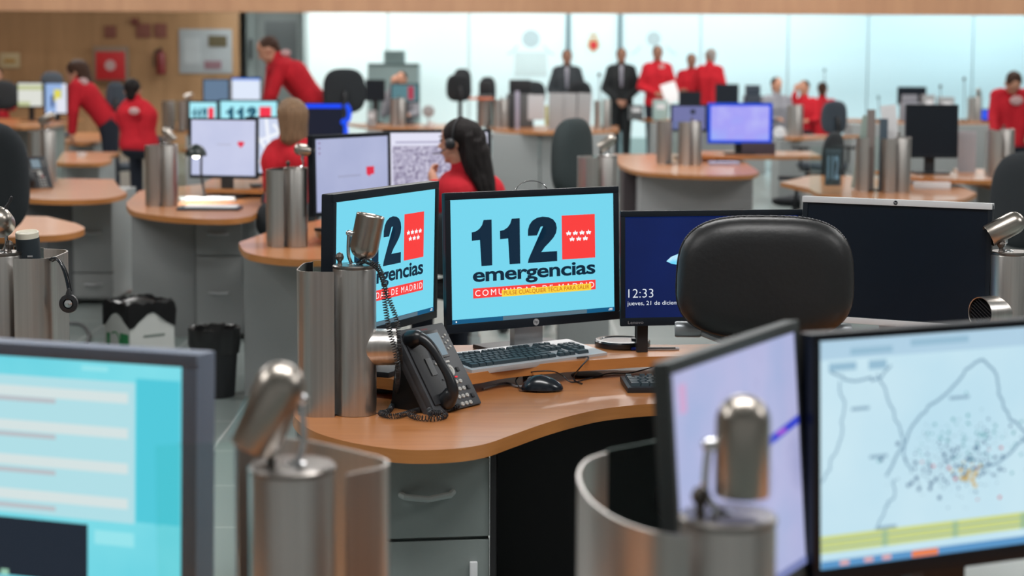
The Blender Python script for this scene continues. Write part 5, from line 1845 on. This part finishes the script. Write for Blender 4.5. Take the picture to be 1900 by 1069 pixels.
# 4 bending woman at left
Y = 18.2
J = dict(hd=A(142, 134, Y), nek=A(150, 150, Y), che=A(160, 175, Y), pel=A(202, 226, Y), ls=A(138, 166, Y + .12), rs=A(142, 162, Y - .15),
         le=A(137, 205, Y + .15), lw=A(133, 242, Y + .15), re=A(136, 205, Y - .2), rw=A(134, 245, Y - .15))
J['lk'] = A(208, 290, Y + .1); J['rk'] = A(205, 290, Y - .12)
J['la'] = Vector((J['lk'].x + .02, Y + .1, .09)); J['ra'] = Vector((J['rk'].x, Y - .12, .09))
person('woman with brown hair in red fleece and navy trousers bending at left', J, (-.8, -.1, -.5), RED, NAVY, HBRN, 'bob', SKIN, .012, 1.05, up=(-.35, 0, .93), mark=(A(160, 152, Y) + Vector((0, -.15, 0)), .06))

# 5 seated one with dark cap
Y = 17.0
J = dict(hd=A(246, 168, Y), nek=A(250, 188, Y), che=A(254, 215, Y), pel=A(258, 268, Y), ls=A(236, 200, Y), rs=A(270, 202, Y),
         le=A(232, 240, Y + .05), lw=A(240, 262, Y + .25), re=A(276, 245, Y + .03), rw=A(268, 262, Y + .25))
person('person in red jacket with dark hair seen from behind near bending woman', J, (.1, 1, -.1), RED, NAVY, HBLK, 'short', SKIN, .012, 1.0, seated=(0, 1, 0), mark=(A(255, 205, Y) + Vector((0, -.15, 0)), .05))


def stander(label, px, py, Y, top, hair, face=(0, -1, -.02), arms='down', s=1.0, turn=0, **k):
    hd_ = A(px, py, Y)
    x, z = hd_.x, hd_.z
    c, s_ = math.cos(turn), math.sin(turn)
    def L(dx, dy, dz): return Vector((x + dx * c - dy * s_, Y + dx * s_ + dy * c, z + dz))
    # facing -Y at turn 0: right shoulder is at -x
    J = dict(hd=hd_, nek=L(0, .02, -.15), che=L(0, .02, -.33), pel=L(0, .02, -.72), rs=L(-.155 * s, .02, -.21), ls=L(.155 * s, .02, -.21))
    if arms == 'down':
        J.update(re=L(-.25, .03, -.50), rw=L(-.25, -.04, -.74), le=L(.25, .03, -.50), lw=L(.25, -.04, -.74))
    elif arms == 'clasp':
        J.update(re=L(-.25, .02, -.49), rw=L(-.06, -.17, -.66), le=L(.25, .02, -.49), lw=L(.06, -.18, -.67))
    elif arms == 'cross':
        J.update(re=L(-.24, -.02, -.47), rw=L(.08, -.20, -.42), le=L(.24, -.02, -.47), lw=L(-.08, -.22, -.45))
    elif arms == 'paper':
        J.update(re=L(-.25, .02, -.49), rw=L(-.04, -.22, -.58), le=L(.25, .0, -.49), lw=L(.12, -.28, -.56))
    return person(label, J, face, top, k.get('legs', NAVY), hair, k.get('hstyle', 'short'), k.get('skin', SKIN2), .014, s, shirt=k.get('shirt'), mark=k.get('mark'), facial=True)


stander('man in black suit with white shirt standing before the glass wall', 1153, 103, 27.2, SUIT, HBLK, shirt=True, legs=SUIT, arms='clasp')
stander('man in dark grey suit before the glass, partly behind a desk', 1052, 106, 27.4, SUITG, HBLK, shirt=True, legs=SUITG, arms='clasp')
stander('tallest man in red jacket with pale chest badge, holding paper', 1220, 99, 26.8, RED, HBLK, arms='paper', mark=(A(1228, 124, 26.6) + Vector((0, .03, 0)), .045))
stander('middle man of the red-jacketed group with crossed arms', 1283, 113, 27.9, RED, HBRN, arms='cross', s=.97)
stander('grey-haired man in red jacket turned away, right of the group', 1318, 104, 27.2, RED, HGRY, face=(-.5, .7, 0), arms='down', turn=R(150))
pp = A(1244, 172, 26.1)
o = B().box((-.11, -.004, -.15), (.11, .004, .15)).build('paper_sheet', PAPER)
o.location = pp; o.rotation_euler = (R(-20), R(-18), 0)
tag(o, 'white sheet of paper held by the tallest man in red', 'paper')

# seated people further back
def sitter(label, px, py, Y, top, hair, face, s=1.0, hs='short', skin=None, raise_=False, **k):
    hd_ = A(px, py, Y)
    f = Vector((face[0], face[1], 0)).normalized()
    r_ = Vector((f.y, -f.x, 0))
    z = Vector((0, 0, 1))
    J = dict(hd=hd_, nek=hd_ - z * .15 * s, che=hd_ - z * .33 * s, pel=hd_ - z * .70 * s, rs=hd_ - z * .22 * s + r_ * .18 * s, ls=hd_ - z * .22 * s - r_ * .18 * s)
    J['re'] = J['rs'] - z * .25 + r_ * .05 + f * .08
    J['rw'] = (hd_ + r_ * .10 - z * .06 + f * .08) if raise_ else J['re'] + f * .22 - r_ * .05
    J['le'] = J['ls'] - z * .25 - r_ * .05 + f * .08
    J['lw'] = J['le'] + f * .22 + r_ * .05
    t_ = person(label, J, (face[0], face[1], face[2] if len(face) > 2 else 0), top, NAVY, hair, hs, skin or SKIN, .014, s, seated=f, **k)
    return t_


m_ = sitter('brown-haired person with white mask and raised hand behind the teal screen', 745, 148, 25.0, GREYC, HBRN, (-.2, -1, 0), raise_=True)
sitter('dark-haired person in grey knitwear at far right desks', 1441, 158, 26.0, GREYC, HBLK, (.4, -.9, 0))
sitter('person with dark hair in red jacket resting a hand on the cheek', 1492, 163, 26.9, RED, HBLK, (-.5, -.85, 0), raise_=True)
sitter('person in red jacket leaning behind the dark blue far chair', 1526, 166, 27.7, RED, HBRN, (.3, .9, -.2))
sitter('person in red jacket just inside the left frame edge', -6, 140, 27.0, RED, HBLK, (.1, -1, 0))
# person bending at right edge, seen from the back
Y = 18.5
J = dict(hd=A(1880, 154, Y - .10), nek=A(1880, 172, Y), che=A(1878, 195, Y), pel=A(1876, 262, Y), ls=A(1850, 178, Y), rs=A(1910, 178, Y),
         le=A(1843, 215, Y - .1), lw=A(1845, 245, Y - .25), re=A(1920, 215, Y - .1), rw=A(1912, 245, Y - .25))
person('person in red jacket leaning forward at the right frame edge', J, (0, -.5, -.85), RED, NAVY, HBRN, 'short', SKIN, .012, 1.05, up=(0, -.85, .5), mark=(A(1880, 186, Y) + Vector((0, -.125, 0)), .07))

# ------------------------------------------------------------------ small background objects
# desk lamp with lit bulb and papers on desk G
q = at(352, 385, DZ)
dl = thing('reading_lamp', 'small black reading lamp lighting the papers at centre left', 'reading lamp', (q.x - .02, 10.85, DZ))
B().lathe([(.001, 0), (.06, 0), (.06, .012), (.001, .018)], 24).build('base', BLACK, dl)
hz = A(362, 280, 10.6).z - DZ
hx = A(362, 280, 10.6).x - (q.x - .02)
B().tube(smooth_path([(0, 0, .015), (-.02, 0, hz * .5), (-.02, 0, hz * .9), (hx, -.2, hz + .02)], 5), .007, 8).build('arm', BLACK, dl)
sh = B().lathe([(.062, -.03), (.060, -.01), (.045, .018), (.022, .034), (.001, .038)], 28, Matrix.Translation((hx, -.22, hz))).build('shade', mat('dark_green_shade', (.012, .022, .02), .35), dl)
B().ell((hx, -.22, hz - .028), .02, .02, .018, 14).build('bulb', g8(255, 250, 230, 12.0), sh)
ld = bpy.data.lights.new('reading_lamp_light', 'SPOT')
ld.energy = 17; ld.spot_size = R(110); ld.spot_blend = .5; ld.color = (1, .93, .8); ld.shadow_soft_size = .02
lo = bpy.data.objects.new('reading_lamp_light', ld); COL.objects.link(lo)
lo.location = (q.x - .02 + hx, 10.85 - .22, DZ + hz - .06)
q2 = at(385, 372, DZ)
ob = thing('open_book', 'open white book under the reading lamp', 'book', (q2.x - .01, q2.y + .05, DZ), R(12))
for sx in (-1, 1):
    B().box((0 if sx > 0 else -.16, -.11, .001), (.16 if sx > 0 else 0, .11, .014), bev=.003).build('page_block', PAPER, ob)
B().box((-.17, -.12, 0), (.17, .12, .002)).build('cover', BLACK, ob)
q2 = at(385, 391, DZ)
nbk = B().box((-.17, -.07, 0), (.17, .10, .012), bev=.002).build('folder', mat('dark_folder', (.03, .05, .07), .5)); nbk.location = (q2.x, q2.y + .07, DZ + .001)
tag(nbk, 'dark folder with papers on the front edge of the lit desk', 'folder')
nb2 = B().box((-.14, -.06, 0), (.14, .08, .006), bev=.001).build('paper_stack', PAPER); nb2.location = (q2.x + .01, q2.y + .09, DZ + .0135)
tag(nb2, 'small stack of white paper on the dark folder', 'papers')
# papers in bin G
o = B().box((-.022, -.002, 0), (.022, .002, .26), bev=.001).build('card', PAPER); o.location = (cG[0] - .105, cG[1] + .02, DZ + .04); o.rotation_euler = (0, R(3), 0)
tag(o, 'white card standing in the steel bin near the lit desk', 'card')
# white box and items by column F
q = A(590, 392, 8.75)
o = B().box((-.035, -.03, 0), (.035, .03, .045), bev=.004).build('small_box', mat('cream_box', (.6, .6, .55), .6)); o.location = (-.87, 8.78, SZ + .001)
tag(o, 'small cream box on the raised shelf behind sideways lamp', 'box')
# binders and papers in K bin
def stand_item(name, label, cat, px, py, Y, w_, h_, m, z0=DZ + .006, tilt=0, d_=.02, yaw=0):
    q_ = A(px, py, Y)
    o_ = B().box((-w_ / 2, -d_ / 2, 0), (w_ / 2, d_ / 2, h_), bev=.002).build(name, m)
    o_.location = (q_.x, Y, z0); o_.rotation_euler = (0, tilt, yaw)
    return tag(o_, label, cat)


def upto(px, py, Y, z0): return A(px, py, Y).z - z0


stand_item('binder', 'slate blue binder standing in the steel bin on broad right desk', 'binder', 1640, 225, 11.75, .05, upto(1640, 222, 11.75, DZ), mat('slate_binder', (.06, .09, .12), .5))
stand_item('binder', 'grey binder standing left of the slate one', 'binder', 1617, 205, 11.78, .05, upto(1617, 205, 11.78, DZ), mat('warm_grey_binder', (.22, .19, .18), .5))
stand_item('folder', 'pale green folder leaning in the bin on broad right desk', 'folder', 1592, 215, 11.9, .07, upto(1592, 215, 11.9, DZ), mat('pale_green_folder', (.30, .38, .34), .6), tilt=R(8))
stand_item('paper_sheet', 'white sheet leaning towards the square black monitor', 'paper', 1664, 200, 11.85, .10, upto(1664, 196, 11.85, DZ) , PAPER, tilt=R(-6), d_=.004)
o = stand_item('printed_picture', 'blue printed picture in the glass-sided bin left of binders', 'picture', 1546, 300, 11.55, .10, .23, mat('blue_print_panel', (.05, .07, .09), .5), z0=DZ + .05, d_=.008)
b = B(); text_fit(b, '112', -.035, .04, .035, .19, -.0045, .02); b.build('number_lettering', mat('pale_blue_print', (.25, .38, .55), .5), o)
o = B().box((-.1, -.003, 0), (.1, .003, .30)).build('glass_screen', GLASS); o.location = (A(1535, 300, 11.45).x, 11.5, DZ)
tag(o, 'clear upright glass panel before the blue printed picture', 'glass panel')
o = B().ell((0, 0, .03), .03, .03, .03, 16).build('white_ball', WHITEP); q = A(1692, 302, 12.0); o.location = (q.x, 12.2, SZ if False else DZ)
tag(o, 'small round white object beside the square black monitor', 'ornament')
o = B().box((-.12, -.02, 0), (.12, .02, .045), bev=.01).build('crumpled_paper', PAPER); o.location = (A(1730, 325, 12).x, 12.0, DZ)
tag(o, 'crumpled white paper lying on the broad right desk', 'paper')
stand_item('paper_sheet', 'pale sheet standing right of the square black monitor', 'paper', 1795, 250, 13.1, .13, upto(1795, 245, 13.1, DZ), PAPERL if False else mat('pale_grey_sheet', (.5, .5, .55), .7), d_=.006)
# far sheets in bins
stand_item('paper_sheet', 'pale sheet hooked over the far steel bin below grey-suited man', 'paper', 995, 180, 21.9, .20, .30, mat('white_grey_sheet', (.5, .5, .52), .7), z0=DZ + .12, d_=.01)
stand_item('divider_tab', 'yellow-green tab beside the pale hooked sheet', 'tab', 1014, 195, 21.95, .035, .24, YEL, z0=DZ + .05)
for i, px in enumerate((1030, 1055, 1082)):
    stand_item('frosted_sheet', ['first frosted grey sheet in a row below the grey-suited man', 'second frosted grey sheet of the row below grey-suited man', 'last frosted grey sheet of the row, nearest black-suited man'][i], 'sheet', px, 200, 22.0 + .03 * i, .17, .44, mat('frosted_grey', (.36, .37, .38), .4), z0=DZ, d_=.008, tilt=R(1 + i))
stand_item('folder', 'orange folder lying across the far bin above long-haired woman', 'folder', 893, 167, 22.6, .30, .025, ORNG, z0=DZ + CH + .0, d_=.2)
stand_item('black_binder', 'thin black upright binder between the far bins and sheets', 'binder', 950, 170, 22.0, .04, .42, BLACK, z0=DZ)
stand_item('lilac_binder', 'lilac-white upright binder between the far bins and sheets', 'binder', 960, 170, 22.1, .05, .46, mat('lilac_board', (.40, .38, .48), .6), z0=DZ)
q = A(730, 120, 29.2)
cp = thing('photocopier', 'grey-green photocopier with raised top against the glass wall', 'photocopier', (q.x, 29.4, 0))
w2 = (A(780, 120, 29).x - A(685, 120, 29).x) / 2
zt = A(730, 120, 29).z
B().box((-w2, -.3, 0), (w2, .3, zt - .02), bev=.02).build('body', COATM, cp)
B().box((-w2, -.32, zt - .02), (w2, .3, zt + .02), bev=.01).build('lid', mat('machine_dark', (.10, .15, .15), .5), cp)
zt2 = A(730, 94, 29).z
B().box((-w2 * .38, -.2, zt + .02), (w2 * .42, .2, zt2), bev=.02).build('document_feeder', COATM, cp)
B().box((-w2 * .6, -.32, zt * .5), (w2 * .6, -.302, zt * .62), bev=.004).build('paper_drawer', mat('machine_dark', (.10, .15, .15), .5), cp)
# small clutter on far desks
rn = random.Random(11)


def clutter(kind, label, px, pt, Y, w_=.08, m=None, zb=DZ):
    q_ = A(px, pt, Y)
    h_ = max(.04, q_.z - zb)
    t_ = thing(kind, label, {'desk_microphone': 'microphone', 'fan': 'fan', 'printer': 'printer', 'cup': 'cup', 'desk_phone': 'telephone', 'box_file': 'box file', 'headrest_lamp': 'desk lamp'}[kind], (q_.x, Y, zb))
    if kind == 'desk_microphone':
        B().lathe([(.001, 0), (.05, 0), (.05, .015), (.008, .02), (.006, .03)], 16).build('base', BLACK, t_)
        B().tube([(0, 0, .02), (.01, 0, h_ * .6), (.0, 0, h_ * .9)], .006, 6).build('stem', BLACK, t_)
        B().ell((0, 0, h_ - .02), .022, .022, .03, 10).build('foam_head', m or BLACK, t_)
    elif kind == 'fan':
        B().lathe([(.001, 0), (.07, 0), (.07, .015), (.012, .02), (.01, h_ * .5), (.001, h_ * .5)], 16).build('base', m or WHITEP, t_)
        B().lathe([(.001, -.02), (w_, -.01), (w_ + .006, 0), (w_, .02), (.03, .035), (.001, .035)], 20, Matrix.Translation((0, 0, h_ - w_)) @ Matrix.Rotation(PI / 2, 4, 'X')).build('cage', m or WHITEP, t_)
    elif kind == 'printer':
        B().box((-w_, -.15, 0), (w_, .15, h_ * .7), bev=.02).build('body', m or GREYD, t_)
        B().box((-w_ * .8, .02, h_ * .7), (w_ * .8, .12, h_), bev=.01).build('paper_tray', m or BLACK, t_)
    elif kind == 'cup':
        B().lathe([(.001, 0), (.03, 0), (.036, h_), (.032, h_), (.028, .01), (.001, .008)], 18).build('vessel', m or WHITEP, t_)
        B().tube([(.034, 0, h_ * .8), (.055, 0, h_ * .6), (.03, 0, h_ * .3)], .005, 6).build('handle', m or WHITEP, t_)
    elif kind == 'box_file':
        B().box((-w_, -.1, 0), (w_, .1, h_), bev=.005).build('case', m or GREYC, t_)
        B().box((-w_ * .6, -.103, h_ * .55), (w_ * .6, -.1, h_ * .8)).build('spine_label', PAPER, t_)
    return t_


clutter('desk_microphone', 'thin black microphone near the black-suited man', 1112, 136, 22.9)
clutter('desk_microphone', 'dark curled microphone against pale glass at far right', 1789, 144, 25.9)
clutter('desk_microphone', 'small upright dark microphone left of the curled one', 1745, 158, 25.8)
clutter('desk_microphone', 'grey-green microphone above the person in red at far right', 1530, 128, 26.0, m=TEAL)
clutter('desk_microphone', 'small teal microphone left of the far dark screen', 1630, 178, 25.7, m=TEAL)
clutter('printer', 'low dark printer left of the seated grey-suited man', 965, 148, 22.9, .17)
clutter('printer', 'grey printer beside the far dark screen at right', 1690, 176, 25.7, .13, GREYC)
clutter('box_file', 'grey box file right of the far dark screen', 1722, 176, 25.8, .08, mat('pale_metal_grey', (.35, .35, .36), .5))
clutter('box_file', 'pale box file behind the square black monitor', 1755, 180, 25.7, .10, mat('pale_metal_grey', (.35, .35, .36), .5))
clutter('fan', 'round grey desk fan above the aerial picture monitor', 795, 196, 22.9, .07, mat('pale_metal_grey', (.35, .35, .36), .5))
clutter('cup', 'white cup on the far desk left of long-haired woman', 800, 226, 22.6)
clutter('box_file', 'pale grey file box left of the far steel bins', 690, 205, 22.9, .05, mat('pale_metal_grey', (.35, .35, .36), .5))
clutter('printer', 'dark grey printer right of the long-haired woman cluster', 900, 152, 23.6, .1)
clutter('fan', 'white round fan right of blue-bordered screen', 1447, 236, 20.2, .07)
clutter('box_file', 'lilac box file in front of standing red-jacketed group', 1225, 185, 25.7, .10, mat('pale_teal_box', (.35, .48, .46), .5))
clutter('box_file', 'dark box file left of the standing red-jacketed group', 1180, 195, 25.8, .10, GREYD)
clutter('printer', 'dark printer right of the red-jacketed group', 1350, 160, 26.2, .12, mat('slate_machine', (.03, .045, .065), .5))
clutter('printer', 'slate printer between red group and grey knitwear person', 1398, 158, 26.3, .13, mat('slate_machine', (.03, .045, .065), .5))
clutter('box_file', 'pale box file under the slate printer area', 1405, 192, 25.6, .12, mat('pale_metal_grey', (.35, .35, .36), .5))
clutter('cup', 'small white cup near the left telephone', 150, 296, 12.0 if False else 15.4)
# laptop-like dark item and papers near blue-bordered screen
o = B().box((-.12, -.08, 0), (.12, .08, .02), bev=.003).build('magazine_stack', PAPERL); q = at(1345, 306, DZ); o.location = (q.x, 14.75, DZ + .001)
tag(o, 'lilac magazines lying left under the blue-bordered screen', 'magazines')
o = B().box((-.14, -.004, 0), (.14, .004, .10), bev=.002).build('tray_front', mat('plum_plastic', (.05, .04, .06), .5)); o.location = (A(1410, 300, 15.15).x, 15.25, SZ + .001)
tag(o, 'low plum-dark box front under the blue-bordered screen', 'tray')
